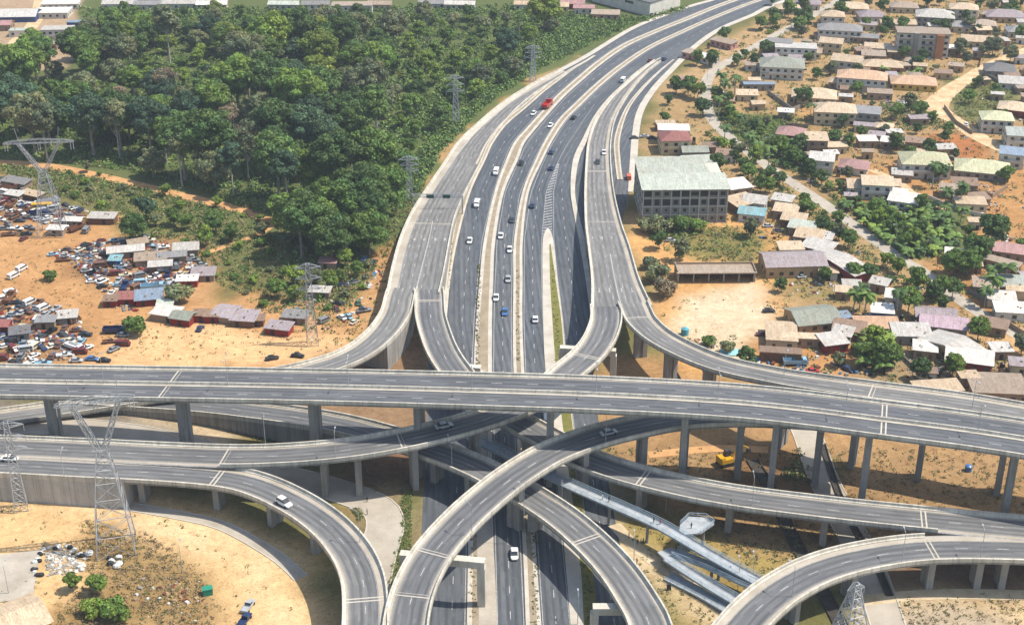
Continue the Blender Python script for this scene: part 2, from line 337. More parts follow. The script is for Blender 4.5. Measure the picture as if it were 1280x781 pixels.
# ground zones, pixel polygons -> albedo, amount of vegetation
ORANGE = hexc('bf9465', .84); DIRT = hexc('bb9468', .84); PALE = hexc('d0bb98', .86); OLIVE = hexc('7d7a4a', .7); FLOOR = hexc('4f6634', .62); BROWN = hexc('8d7458', .7)
GRASS = hexc('5f7a38', .62); GREYC = hexc('8b8378', .75); DGREEN = hexc('3c5530', .6)
ZONES = [
 ([(-900,-170),(1800,-170),(1800,900),(-900,900)], OLIVE, .45),
 ([(-900,-170),(700,-170),(900,0),(700,90),(560,190),(500,290),(470,345),(350,290),(250,235),(90,208),(-900,200)], FLOOR, .9),
 ([(480,90),(560,30),(700,20),(790,30),(700,80),(620,130),(560,180),(520,240),(480,220)], GRASS, .75),
 ([(-900,-150),(100,-150),(100,60),(80,85),(0,100),(-900,100)], hexc('b39c80', .8), .12),
 ([(-900,200),(60,210),(90,205),(200,228),(345,278),(340,300),(300,330),(180,300),(130,262),(60,222),(-900,240)], hexc('8c8250', .75), .62),
 ([(230,290),(350,290),(420,330),(480,330),(440,390),(330,385),(250,330)], hexc('86784c', .75), .6),
 ([(-900,225),(0,215),(70,250),(140,272),(160,300),(240,305),(270,340),(270,372),(330,378),(430,380),(440,340),(480,300),(505,300),(510,330),(470,440),(380,470),(-900,470)], ORANGE, .04),
 ([(170,400),(300,405),(420,415),(440,440),(350,460),(60,460),(150,440)], hexc('dcb585', .85), .03),
 ([(60,318),(120,300),(200,300),(240,312),(260,340),(225,360),(130,368),(105,345),(90,330)], hexc('9a7854', .8), .08),
 ([(-300,225),(0,222),(60,250),(110,262),(108,290),(60,282),(-300,262)], hexc('947250', .8), .1),
 ([(-300,380),(60,380),(100,400),(115,440),(60,455),(-300,452)], hexc('a07c56', .8), .08),
 ([(130,340),(230,330),(260,370),(140,380)], DIRT, .1),
 ([(-900,490),(240,500),(330,552),(-900,548)], GREYC, .05),
 ([(70,499),(215,510),(300,528),(335,556),(238,558),(212,537),(80,517)], hexc('cdbb9d', .88), .0),
 ([(235,512),(300,515),(420,545),(420,560),(330,556),(290,532)], hexc('8f7a45', .8), .5),
 ([(-900,600),(160,608),(300,640),(390,700),(440,790),(480,900),(-900,900)], hexc('d2b180', .86), .03),
 ([(100,650),(190,668),(255,720),(270,760),(270,800),(60,800),(80,760),(110,720)], hexc('9d8256', .8), .34),
 ([(0,615),(200,628),(320,670),(380,735),(395,900),(340,900),(330,735),(250,680),(120,650),(0,640)], hexc('dfc296', .86), .0),
 ([(450,600),(560,560),(560,781),(490,900),(440,781),(470,690)], hexc('9b8a6c', .8), .15),
 ([(500,612),(516,612),(514,700),(492,745),(478,720),(488,680)], hexc('6d7a3c', .7), .8),
 ([(380,440),(540,395),(610,400),(610,610),(560,610),(420,560),(330,500)], hexc('94795c', .8), .08),
 ([(735,600),(800,640),(800,690),(790,720),(735,800)], hexc('b3a68c', .82), .03),
 ([(430,560),(520,560),(520,610),(440,610)], hexc('8a6a50', .75), .05),
 ([(420,620),(455,618),(450,655),(430,650)], hexc('97854a', .8), .5),
 ([(740,540),(1800,540),(1800,700),(900,700),(800,620)], hexc('a98a62', .78), .34),
 ([(785,640),(1000,690),(930,800),(850,800),(800,720)], hexc('a59258', .78), .42),
 ([(1000,560),(1040,560),(1020,600),(975,598)], hexc('6e7a40', .7), .75),
 ([(900,560),(1000,560),(990,630),(900,600)], hexc('8c6c4a', .8), .2),
 ([(1060,690),(1800,690),(1800,760),(1060,745)], hexc('8b7158', .75), .05),
 ([(1080,740),(1800,728),(1800,900),(1060,900)], hexc('cdb48a', .85), .05),
 ([(1100,765),(1180,758),(1270,770),(1280,900),(1100,900)], hexc('b2a28a', .8), .12),
 ([(770,655),(800,680),(905,762),(935,800),(880,790),(800,715),(760,680)], PALE, .02),
 ([(730,430),(900,470),(1300,500),(1300,560),(730,540)], hexc('b08d62', .8), .12),
 # right hand suburb
 ([(790,250),(800,180),(830,110),(900,50),(985,8),(1000,-60),(1500,-60),(1500,500),(1100,490),(960,470),(860,455),(800,380)], hexc('b0946a', .8), .40),
 ([(735,74),(732,62),(669,95),(608,137),(552,196),(528,240),(505,285),(480,345),(462,400),(440,430),(500,380),(520,300),(560,215),(620,145)], hexc('bb9a6c', .8), .3),
 ([(795,262),(850,270),(965,262),(985,300),(960,470),(860,470),(815,390)], hexc('cda068', .84), .12),
 ([(835,362),(945,355),(960,400),(945,452),(905,450),(850,410)], hexc('d8c6a8', .86), .02),
 ([(850,285),(950,285),(950,330),(850,325)], hexc('94854f', .8), .55),
 ([(960,340),(1060,340),(1090,380),(1000,380)], hexc('9a8658', .8), .45),
 ([(985,130),(1010,115),(1040,150),(980,160)], hexc('c29b68', .8), .2),
 ([(1150,165),(1220,165),(1235,200),(1150,200)], hexc('b0764a', .82), .12),
 ([(1180,100),(1260,95),(1270,150),(1200,160)], hexc('8b8452', .75), .6),
 ([(1040,200),(1300,200),(1300,420),(1200,370),(1120,300),(1060,260)], hexc('b78c5c', .82), .3),
 ([(1050,255),(1190,262),(1200,320),(1130,320)], GRASS, .8),
 ([(1060,440),(1300,420),(1300,500),(1060,480)], hexc('a08a68', .78), .3),
 ([(940,420),(1060,400),(1060,470),(960,470)], hexc('bb8d5c', .82), .15),
 ([(1190,380),(1300,430),(1300,470),(1230,450)], hexc('c5a071', .84), .15),
 ([(860,110),(1010,60),(1000,30),(1060,0),(960,20),(900,60),(850,90),(820,110)], hexc('b69a72', .82), .3),
 ([(880,140),(1000,150),(1010,220),(940,190)], GRASS, .55),
]
def build_ground():
    def ax(lo, hi, st, far):
        a = list(np.arange(lo, hi+.1, st)); x = hi; s = st
        while x < far: s *= 1.35; x += s; a.append(x)
        x = lo; s = st; b = []
        while x > -far: s *= 1.35; x -= s; b.append(x)
        return np.array(b[::-1]+a)
    X = ax(-330, 430, 2.6, 12000); Y = ax(225, 930, 2.6, 12000)
    gx, gy = np.meshgrid(X, Y); vx, vy = gx.ravel(), gy.ravel(); n = len(vx)
    rs = np.random.RandomState(3)
    def vnoise(x, y, s):
        g = np.random.RandomState(int(s*7)+1).rand(256, 256); u = x/s; v = y/s
        i, j = np.floor(u).astype(int), np.floor(v).astype(int); fu, fv = u-i, v-j; fu = fu*fu*(3-2*fu); fv = fv*fv*(3-2*fv)
        G = lambda a, b: g[a % 256, b % 256]
        return (G(i, j)*(1-fu)+G(i+1, j)*fu)*(1-fv)+(G(i, j+1)*(1-fu)+G(i+1, j+1)*fu)*fv
    jx = vx + (vnoise(vx, vy, 14)-.5)*12 + (vnoise(vx, vy, 5)-.5)*5; jy = vy + (vnoise(vx+999, vy, 14)-.5)*14 + (vnoise(vx+77, vy, 5)-.5)*6
    f = jy*CP + CAMZ*SP; ok = f > 60; f = np.maximum(f, 60)
    sx = CX+FPX*jx/f; sy = CY-FPX*(jy*SP-CAMZ*CP)/f
    col = np.tile(np.array(OLIVE), (n, 1)); veg = np.full(n, .5)
    for poly, c, v in ZONES:
        ins = np.zeros(n, bool); m = len(poly)
        for k in range(m):
            (x0, y0), (x1, y1) = poly[k], poly[(k+1) % m]
            if y0 == y1: continue
            hit = ((sy < y0) != (sy < y1)) & (sx < (x1-x0)*(sy-y0)/(y1-y0)+x0); ins ^= hit
        ins &= ok; col[ins] = c; veg[ins] = v
    g2 = np.hstack([col, veg[:, None]]).reshape(len(Y), len(X), 4)
    for _ in range(3):
        g3 = g2.copy(); g3[1:-1, 1:-1] = (g2[1:-1, 1:-1]*2+g2[:-2, 1:-1]+g2[2:, 1:-1]+g2[1:-1, :-2]+g2[1:-1, 2:])/6; g2 = g3
    g2 = g2.reshape(-1, 4); col, veg = g2[:, :3], g2[:, 3]; z = np.zeros(n)
    me = bpy.data.meshes.new("ground"); nx, ny = len(X), len(Y)
    idx = np.arange(nx*ny).reshape(ny, nx); q = np.stack([idx[:-1, :-1], idx[:-1, 1:], idx[1:, 1:], idx[1:, :-1]], -1).reshape(-1, 4)
    me.vertices.add(n); me.vertices.foreach_set("co", np.stack([vx, vy, z-.02], 1).ravel())
    me.loops.add(q.size); me.loops.foreach_set("vertex_index", q.ravel().astype(np.int32))
    me.polygons.add(len(q)); me.polygons.foreach_set("loop_start", np.arange(0, q.size, 4, dtype=np.int32)); me.update(calc_edges=True)
    a = me.color_attributes.new("soil", 'FLOAT_COLOR', 'POINT'); a.data.foreach_set("color", np.hstack([col, veg[:, None]]).astype(np.float32).ravel())
    m, nt, N, L, b = _new("ground"); co = pos(nt)
    at = N.new("ShaderNodeAttribute"); at.attribute_name = "soil"
    n1 = noise(nt, co, .05, 6, .7, .4); n2 = noise(nt, co, .35, 6, .72); n3 = noise(nt, co, 1.6, 5, .75)
    S = at.outputs['Color']; mu = lambda k: mix(nt, 1.0, S, k, 'MULTIPLY')
    n4 = noise(nt, co, .012, 5, .6, .8); n5 = noise(nt, co, .12, 6, .75, 2.5); n6 = noise(nt, co, .035, 3, .55, 6.0)
    c = mix(nt, ramp(nt, n1, .38, .66, 0, .7), S, mu((.68, .60, .50)))
    c = mix(nt, ramp(nt, n4, .4, .62, 0, .5), c, mu((1.12, 1.14, 1.2)))
    c = mix(nt, ramp(nt, n5, .5, .66, 0, .55), c, mu((1.3, 1.27, 1.2)))
    c = mix(nt, ramp(nt, n5, .47, .34, 0, .55), c, mu((.60, .53, .46)))
    c = mix(nt, ramp(nt, n2, .48, .64, 0, .5), c, mu((.72, .66, .6)))
    rt = N.new('ShaderNodeMath'); rt.operation = 'PINGPONG'; L.new(n6, rt.inputs[0]); rt.inputs[1].default_value = .035
    c = mix(nt, ramp(nt, rt.outputs[0], .0, .006, .75, 0), c, mu((.58, .5, .42)))
    # scrub: vegetation where noise falls below the amount painted for the zone
    sub = N.new("ShaderNodeMath"); sub.operation = 'SUBTRACT'; L.new(at.outputs['Alpha'], sub.inputs[0])
    mul = N.new("ShaderNodeMath"); mul.operation = 'MULTIPLY_ADD'; L.new(n2, mul.inputs[0]); mul.inputs[1].default_value = .7; mul.inputs[2].default_value = 0
    ad = N.new("ShaderNodeMath"); ad.operation = 'MULTIPLY_ADD'; L.new(n1, ad.inputs[0]); ad.inputs[1].default_value = .5; L.new(mul.outputs[0], ad.inputs[2])
    L.new(ad.outputs[0], sub.inputs[1])
    g = mix(nt, ramp(nt, n3, .35, .65), (.045, .072, .022), (.15, .16, .06))
    c = mix(nt, ramp(nt, sub.outputs[0], -.12, .06, 0, .85), c, g)
    c = mix(nt, ramp(nt, n3, .50, .72, 0, .7), c, mix(nt, 1.0, c, (.5, .45, .4), 'MULTIPLY'))
    n7 = noise(nt, co, .55, 5, .8, .5); c = mix(nt, ramp(nt, n7, .56, .66, 0, .65), c, mix(nt, 1.0, c, (.52, .5, .42), 'MULTIPLY'))
    n8 = noise(nt, co, .8, 3, .7); c = mix(nt, ramp(nt, n8, .62, .70, 0, .5), c, mix(nt, 1.0, c, (1.35, 1.35, 1.4), 'MULTIPLY'))
    L.new(c, b.inputs['Base Color']); b.inputs['Roughness'].default_value = .95; b.inputs['Specular IOR Level'].default_value = .1
    bump(nt, b, n3, .5, .25)
    me.materials.append(m); o = bpy.data.objects.new("ground", me); link(o); structure(o)
build_ground()
# ------------------------------------------------------------------ at-grade roads
def grade_strip(name, L, Rr, z, mat, step=6.0):
    """sheet between two boundaries traced top to bottom"""
    y0 = max(L[0][1], Rr[0][1]); y1 = min(L[-1][1], Rr[-1][1]); rows = []
    y = y0
    while y < y1: rows.append(y); y += max(1.2, (y+480)*.0045)
    rows.append(y1); mb = MB(); mb.uv = []; d = 0; prev = None
    for y in rows:
        a = P(interp(L, y), y, z); b = P(interp(Rr, y), y, z); w = b[0]-a[0]; mid = ((a[0]+b[0])/2, (a[1]+b[1])/2)
        if prev: d += math.dist(mid, prev)
        prev = mid
        for k in range(9):
            t = k/8; mb.v.append((a[0]+(b[0]-a[0])*t, a[1]+(b[1]-a[1])*t, z)); mb.uv.append((w*t, d))
    for i in range(len(rows)-1):
        for k in range(8): q = i*9+k; mb.face((q, q+9, q+10, q+1))
    return structure(mb.build(name, mat))
MLX = OLX[:-2]+[(536,240),(535,300),(530,400),(536,460),(532,560),(528,640),(524,781),(520,860)]
MRX = ORX[:-2]+[(785,245),(772,300),(752,350),(744,400),(741,460),(752,560),(769,650),(779,700),(795,781),(806,860)]
MWAY = grade_strip("motorway_road", MLX, MRX, .02, ASPH)
def median(name, b, ws, mat_top, h=.22, kerb=.35, z=.02, veg=None):
    """b: boundary; ws: (y, width m)"""
    rows = [p for p in b]; C4 = spline([(*P(x, y, z), float(np.interp(y, [q[0] for q in ws], [q[1] for q in ws]))) for x, y in rows], 3.0)
    C, W = C4[:, :3], C4[:, 3]
    o = structure(sweep(C, W, [(-1, 0, -.02), (-1, 0, h), (1, 0, h), (1, 0, -.02)], closed=False).build(name, KERB))
    if mat_top:
        W2 = np.maximum(W-2*kerb, .05); structure(sweep(C, W2, [(-1, 0, h+.012), (1, 0, h+.012)], closed=False).build(name+"_planting", mat_top))
    return C, W
C12, W12 = median("central_reserve", B12, [(-60,4.2),(150,4.2),(200,5.2),(240,4.0),(300,4.4),(400,5.4),(460,5.8),(781,6.8)], SAND, kerb=1.25)
C23, W23 = median("central_reserve", B23, [(-60,3.4),(150,3.6),(200,3.2),(240,2.7),(300,3.4),(400,3.2),(460,3.4),(692,3.3),(781,3.7)], SAND, kerb=1.0)
CF1, WF1 = median("verge_strip", BF1, [(60,.8),(100,2.4),(200,3.5),(240,3.5),(300,2.6),(350,1.8),(400,1.2)], SAND, kerb=.8)
C4E, W4E = median("verge_strip", B4E, [(70,.6),(105,2.2),(173,2.4),(200,2.6),(240,1.8),(300,2.3),(392,1.2)], None, kerb=.6)
CES, WES = median("verge_strip", BES, [(70,.6),(105,1.6),(173,2.6),(225,2.4)], SAND, kerb=.7)
# outer shoulders
median("road_shoulder", [(x+5, y) for x, y in OLX[:-1]], [(-60,3.5),(100,3.0),(240,4)], None, h=.1)
median("road_shoulder", [(x-4, y) for x, y in ORX[:-1]], [(-60,3.5),(100,3.4),(200,3.2),(240,2)], None, h=.1)
structure(sweep(*(lambda q: (q[:, :3], q[:, 3]))(spline([(*P(x, y, .05), w) for x, y, w in [(598,462,5.0),(598.5,560,4.5),(607,692,4.2),(610,781,4.4),(611,860,4.6)]])), [(-1, 0, .25), (1, 0, .25)], closed=False).build("road_shoulder", PAVE))
# wedge of planting and hatching between the two right-hand carriageways
G34 = [(684.8,286,.8),(685,300,4.0),(687.5,350,5.4),(691,400,6.6),(695,460,6.8),(706,560,6.4),(720.5,692,6.0),(730,781,6.4),(738,860,6.6)]
q = spline([(*P(x, y, .02), w) for x, y, w in G34]); structure(sweep(q[:, :3], q[:, 3], [(-1, 0, -.02), (-1, 0, .22), (1, 0, .22), (1, 0, -.02)], closed=False).build("grass_reserve", KERB))
q2 = spline([(*P(x+dx, y, .02), w) for x, y, w, dx in [(687.5,306,.5,0),(690,350,2.0,1),(695,400,3.0,1),(701,460,3.0,0),(712,560,2.8,1),(728,692,2.8,3),(739,781,3.4,0),(747,860,3.4,0)]])
structure(sweep(q2[:, :3], q2[:, 3], [(-1, 0, .25), (1, 0, .25)], closed=False).build("grass_reserve_planting", GREENM))
mb = MB()
for i in range(26):
    y = 206+i*3.4; xc = interp(B34, y); w = 1.2+5.0*min(1, max(0, (y-200)/70))
    a = P(xc-w*1.0, y+1.2, .03); b = P(xc+w*.8, y-1.0, .03); d = Vector(b)-Vector(a); n = Vector((-d.y, d.x, 0)).normalized()*.32
    mb.add([Vector(a)-n, Vector(b)-n, Vector(b)+n, Vector(a)+n], [(0, 1, 2, 3)])
structure(mb.build("hatched_marking", WHITE))
def px_line(b, f, dx=0, solid=False, y0=-60, y1=860, w=.2, mat=WHITE, on=3.0, gap=7.0, name="lane_marking"):
    rows = [y for y in np.linspace(max(y0, -55), y1, 60)]
    C = spline([P(f(y)+dx, y, .026) for y in rows], 3.0); o = dashes(C, np.ones(len(C)), (0, 0), on, gap, w, .006, solid)
    o = structure(o.build(name, mat)); o.parent = MWAY; return o
s_at = lambda y: .896*(y+480)/214
e12l = lambda y: interp(B12, y) - np.interp(y, [0, 200, 240, 300, 400, 460, 781], [6, 8, 6, 8, 11, 12, 19])
e12r = lambda y: interp(B12, y) + np.interp(y, [0, 200, 240, 300, 400, 460, 781], [6, 8, 6, 8, 11, 12, 19])
e23l = lambda y: interp(B23, y) - np.interp(y, [0, 200, 300, 400, 460, 781], [4, 5, 6, 6.5, 7, 10.5])
e23r = lambda y: interp(B23, y) + np.interp(y, [0, 200, 300, 400, 460, 781], [4, 5, 6, 6.5, 7, 10.5])
eF1r = lambda y: interp(BF1+[(566,455),(552,600),(541,781),(535,860)], y) + 5
m34l = lambda y: interp(B34, y) - np.interp(y, [100, 200, 240, 300, 400, 460, 781], [0, 0, 4, 7, 12, 13, 17])
m34r = lambda y: interp(B34, y) + np.interp(y, [100, 200, 240, 300, 400, 460, 781], [0, 0, 4, 7, 12, 13, 17])
mR = lambda y: interp(MRX[:-12]+[(715,200),(713,240),(723,300),(732,350),(738,400),(735,460),(750,560),(767,650),(775,700),(790,781),(800,860)], y)
PXL = []
px_line(None, lambda y: (e12r(y)+e23l(y))/2, y0=-50); px_line(None, lambda y: (eF1r(y)+e12l(y))/2, y0=75, y1=445)
px_line(None, lambda y: (eF1r(y)+e12l(y))/2, y0=560); px_line(None, lambda y: (e23r(y)+m34l(y))/2, y0=120)
px_line(None, lambda y: (m34r(y)+mR(y))/2, y0=205)
px_line(None, lambda y: e12r(y)+1.5, solid=True, w=.16, y0=-50, mat=WHITE, name="edge_line"); px_line(None, lambda y: e23l(y)-1.5, solid=True, w=.16, y0=-50, name="edge_line")
px_line(None, lambda y: e23r(y)+1.5, solid=True, w=.16, y0=-50, name="edge_line"); px_line(None, lambda y: m34l(y)-.5, solid=True, w=.16, y0=130, name="edge_line")
px_line(None, lambda y: e12l(y)-1.5, solid=True, w=.16, y0=-50, name="edge_line")
px_line(None, lambda y: m34r(y)+.8, solid=True, w=.16, y0=205, name="edge_line")
px_line(None, lambda y: (e23r(y)+interp(ORX, y))/2-3, y0=-50, y1=80); px_line(None, lambda y: (interp(OLX, y)+e12l(y))/2+3, y0=-50, y1=72)
px_line(None, lambda y: interp(BF1, y)-np.interp(y, [80, 200], [14, 17]), y0=90, y1=235)
for c, wd_, y0, y1 in ((lambda y: (e12r(y)+e23l(y))/2, 8, -50, 860), (lambda y: (eF1r(y)+e12l(y))/2, 8, 75, 860), (lambda y: (e23r(y)+m34l(y))/2, 8, 110, 860), (lambda y: (m34r(y)+mR(y))/2, 9, 205, 860), (lambda y: (interp(B4E, y)+interp(ORX, y))/2, 10, -40, 180)):
    C = spline([P(c(y), y, .02) for y in np.linspace(y0, y1, 50)], 3.0); ROADS.append((C, np.full(len(C), wd_)))
def ground_road(name, pts, w, mat, z=.03, kerbs=True, kmat=None):
    ws = [w]*len(pts) if not isinstance(w, (list, tuple)) else w
    q = spline([(*P(x, y, z), ww) for (x, y), ww in zip(pts, ws)]); C, W = q[:, :3], q[:, 3]; ROADS.append((C, W))
    structure(sweep(C, W, [(-1, 0, 0), (-.5, 0, 0), (0, 0, .0), (.5, 0, 0), (1, 0, 0)], closed=False).build(name, mat))
    if kerbs:
        for s in (-1, 1):
            pr = [(s, 0, -.05), (s, 0, .14), (s, s*.35, .14), (s, s*.35, -.05)]
            structure(sweep(C, W, pr if s > 0 else pr[::-1]).build(name+"_kerb", kmat or KERB))
    return C, W
ground_road("slip_road", [(-60,530),(60,532),(160,541),(250,562),(340,590),(420,612),(470,632),(482,655),(472,690),(463,730),(458,781),(455,850)], 9.5, PAVE)
ground_road("concrete_path", [(-60,611),(0,612),(90,621),(169,634),(230,645),(281,658),(337,689),(362,708),(376,722)], 3.2, PAVE, .035, True, KERB)
ground_road("service_road", [(985,500),(1008,540),(1026,590),(1050,640),(1082,700),(1110,781),(1130,850)], 8.0, PAVE, .03, True)
ground_road("suburb_street", [(1060,-6),(1011,22),(970,44),(930,66),(893,88),(882,108),(884,132),(897,158),(951,202),(1035,258),(1119,319),(1150,337),(1186,365),(1236,398),(1300,434)], 5.8, PAVE, .03, False)
ground_road("dirt_road", [(1290,60),(1240,80),(1215,95),(1186,114),(1170,134),(1193,151),(1236,178),(1300,204)], [6,7,8,10,12,10,9,9], plain("dirt_track", hexc('d8c09a', .9), hexc('b8946a', .8), .2, .95, small=.4), .035, False)
DTRK = MATS["dirt_track"]
ground_road("dirt_road", [(1140,126),(1158,128),(1172,132)], 5, DTRK, .04, False)
ground_road("dirt_road", [(1090,212),(1130,232),(1160,258),(1215,262)], 4, DTRK, .03, False)
ground_road("dirt_track", [(-40,202),(30,205),(85,212),(150,226),(230,245),(300,262),(345,278)], [6,7,6.5,6,5.5,6,5], plain("track_soil", hexc('d0a06c', .88), hexc('b58a5c', .82), .2, .95, small=.4), .035, False)
TSOIL = MATS["track_soil"]
ground_road("dirt_track", [(52,-6),(48,15),(42,30),(25,48),(5,66),(-20,90)], 8, DTRK, .03, False)
ground_road("dirt_track", [(345,278),(325,292),(290,305),(260,315)], 3, TSOIL, .034, False)
ground_road("footpath", [(768,655),(800,688),(850,722),(905,764),(940,800)], 3.6, plain("path_paving", hexc('d3c2a2', .86), hexc('bba684', .8), .3, .95, small=.4), .035, False)
ground_road("footpath", [(745,690),(760,720),(790,740)], 3.2, MATS["path_paving"], .03, False)
ground_road("dirt_track", [(810,568),(900,560),(960,562)], 3.5, TSOIL, .035, False)
ground_road("perimeter_wall_path", [(1060,752),(1140,744),(1220,742),(1320,745)], 4, MATS["path_paving"], .035, False)
# drainage ditch: a channel on the ground, its depth shade put into the colour
def ditch(pts, w=2.2):
    q = spline([(*P(x, y, .0), w) for x, y in pts]); o = sweep(q[:, :3], q[:, 3], [(-1, -.3, .0), (-1, -.3, .45), (-1, 0, .45), (-1, 0, .04), (1, 0, .04), (1, 0, .45), (1, .3, .45), (1, .3, .0)], closed=False)
    return structure(o.build("drainage_channel", [plain("channel_depth_shade", (.028, .024, .02), (.06, .05, .04), .5, .8)]))
ditch([(940,575),(962,610),(985,660),(1006,700),(1040,760),(1060,800)], 3.0)
ditch([(1028,555),(1042,600),(1062,650),(1092,700),(1112,745)], 1.3)
ditch([(840,462),(862,500)], 1.6)
# ------------------------------------------------------------------ viaduct and ramps
V, CV, WV = make_ramp("viaduct", "long straight twin carriageway viaduct crossing high over the motorway on tall piers", "viaduct",
  [(-500,468,17.5),(-160,474,18),(0,477,18.6),(150,479.5,19.6),(300,482,22),(450,485,25),(600,489,27.5),(750,494,28),(900,502,28),(1000,511.5,28),(1105,525,28),(1200,537,28),(1280,549,28),(1420,572,28),(1800,640,28)], 18.4, 2.9,
  piers=[(-120,476,18),(66,478,19),(222,481,20.7),(395,484,24),(530,487,26.3),(690,491,28),(852,498,28),(980,509,28),(1094,523,28),(1268,547,28)],
  joints=[(218,481,20.6),(1105,525,28)], lanes=((0, -4.7), (0, 4.7)), shoulder=(.7, .7), pier_w=6.0, surf=ASPHV)
inv = Vector(V.location)
for nm, prof, mt in (("median_kerb", [(0, -1.1, .0), (0, -1.1, .16), (0, 1.1, .16), (0, 1.1, .0)], KERB), ("median_barrier", [(0, -.35, .15), (0, -.18, .95), (0, .18, .95), (0, .35, .15)], CONC)):
    mb = sweep(CV, WV, prof, closed=False); mb.v = [(a-inv.x, b-inv.y, c-inv.z) for a, b, c in mb.v]; mb.build(nm, mt, V)
RA1, CA1, WA1 = make_ramp("flyover_ramp", "ramp rising under the viaduct to join the ramps on the far side", "ramp",
  [(-500,548,8.04),(-140,556,8.04),(0,559,8.04),(100,563,8.34),(200,568,9.0),(290,571,10),(360,569,11.8),(420,564,13.4),(470,557,14.6),(525,546,15.5),(580,532,16),(635,514,16),(680,490,15.4),(713,463,14.6),(734,445,14),(748,427,13.4),(756,408,12.8),(758,395,12.35),(757,383,12.1)], 10.3, 1.9,
  piers=[(404,566,13),(452,560,14.3),(513,548,15.4),(598,527,16)], joints=[(288,571,10),(505,551,15.5),(735,446,14)], solid_to=(165,566,8.8), open_side=(1, 'before', (283,570,9.9)))
RA2, CA2, WA2 = make_ramp("flyover_ramp", "ramp looping from beside the retaining wall down and round with a white car", "ramp",
  [(-500,570,8),(-140,578,8),(0,581,8),(100,586,8.3),(200,591,8.7),(280,598,9),(325,609,9.3),(370,630,9.8),(408,656,10.4),(437,688,11.2),(453,722,12),(457,760,12.3),(456,800,12.5),(452,860,12.6)], 10.5, 1.9,
  piers=[(180,590,8.6),(272,597,9),(345,617,9.5),(398,650,10.2),(455,770,12.4)], joints=[(275,598,9),(455,745,12.2)], solid_to=(165,589,8.6), shoulder=(1.7, .9), open_side=(-1, 'before', (279,598,9)), wallm=BLOCKW)
RB, CB, WB = make_ramp("flyover_ramp", "curved ramp sweeping over the motorway from the lower edge to beneath the viaduct", "ramp",
  [(505,870,12.6),(506,800,12.6),(509,770,12.7),(515,745,13),(526,718,13.6),(545,687,14.3),(577,651,15),(610,621,15.6),(648,592,16),(690,567,16.3),(740,548,16.6),(790,535,17),(850,524,18),(930,520,19.5),(1020,524,20.5),(1100,530,21)], 10.3, 1.9,
  piers=[(722,553,16.5),(803,532,17.1),(855,523,18.1),(640,598,16),(930,520,19.5),(1030,525,20.6)], joints=[(516,744,13),(545,687,14.3)])
portal(RB, (500,690), (606,700), 13.4)
RD, CD, WD = make_ramp("flyover_ramp", "low ramp crossing the motorway under the curved ramp towards the lower edge", "ramp",
  [(100,497,1.2),(240,506,3.2),(330,516,5.2),(400,526,7.0),(455,538,8.2),(530,560,8.8),(575,576,8.9),(610,592,9),(650,614,9),(700,646,9),(741,681,9.2),(774,717,9.4),(799,755,9.5),(812,781,9.5),(835,860,9.5)], 10.0, 1.7,
  piers=[(540,564,8.8),(667,625,9),(592,584,9)], joints=[(735,676,9.2)], solid_to=(440,533,8.6))
portal(RD, (741,757), (800,757), 8.0)
RG, CG, WG = make_ramp("flyover_ramp", "long ramp running from the far slip road under the viaduct across the dirt ground", "ramp",
  [(536,362,8.3),(537,372,8.45),(538,394,8.8),(544,417,9.2),(553,440,9.4),(567,462,9.5),(592,492,9.6),(620,512,9.6),(650,530,9.6),(690,552,9.6),(730,574,9.6),(800,597,9.6),(900,619,9.8),(1019,635,10),(1161,650,10.5),(1280,661,10.55),(1420,672,10.55),(1800,705,10.5)], 10.2, 1.8,
  piers=[(660,534,9.6),(800,597,9.6),(908,621,9.8),(1030,637,10),(1160,650,10.3),(1300,663,10.5)], joints=[(538,376,8.5),(800,596,9.6),(1161,650,10.3)], open_side=(1, 'after', (1166,650,10.4)))
portal(RG, (560,455), (601,458), 8.2)
RH, CH, WH = make_ramp("flyover_ramp", "broad curved loop ramp on short piers above the pylon and pale dirt", "ramp",
  [(880,860,11),(905,812,11),(925,785,11),(946,762,11),(977,737,10.9),(1023,713,10.8),(1085,696,10.6),(1165,686,10.5),(1280,687,10.5),(1420,694,10.5),(1800,727,10.5)], 11.0, 1.8,
  piers=[(990,729,10.9),(1068,700,10.7),(1164,686,10.5),(1220,686,10.5),(1262,687,10.5),(950,757,11)], joints=[(1168,686,10.5)], shoulder=(1.9, 1.2), open_side=(-1, 'after', (1170,686,10.5)))
RF, CF, WF = make_ramp("slip_ramp", "wide slip carriageway climbing beside the forest before it forks", "ramp",
  [(706,89,.06),(662,115,.06),(636,134,.06),(613,156,.08),(592,180,.12),(578,205,.25),(557,240,1.6),(541,270,3.2),(531,300,5),(523,335,7),(516,368,8.3)], [6,8.5,10,12,14.5,16,17,18,19.0,19,18], 1.8, lanes=((0,-2.5),(0,1.5),(0,5.2)), shoulder=(.5,3.0), surf=ASPHS, solid_to=(516,370,8.4), joints=[(538,278,4)])
RFa, CFa, WFa = make_ramp("flyover_ramp", "ramp curving from the fork past the scrapyard towards the viaduct", "ramp",
  [(504,360,8.25),(500,370,8.5),(495,390,8.7),(484,409,8.8),(467,427,9),(444,443,9),(412,456,9),(360,469,8.2),(280,481,6),(180,495,3.4),(80,511,1.4),(-40,528,.3)], [10.3]*9+[10, 9.5, 9.5], 1.8, solid_to=(468,426,9), surf=ASPHS, shoulder=(.9,1.6))
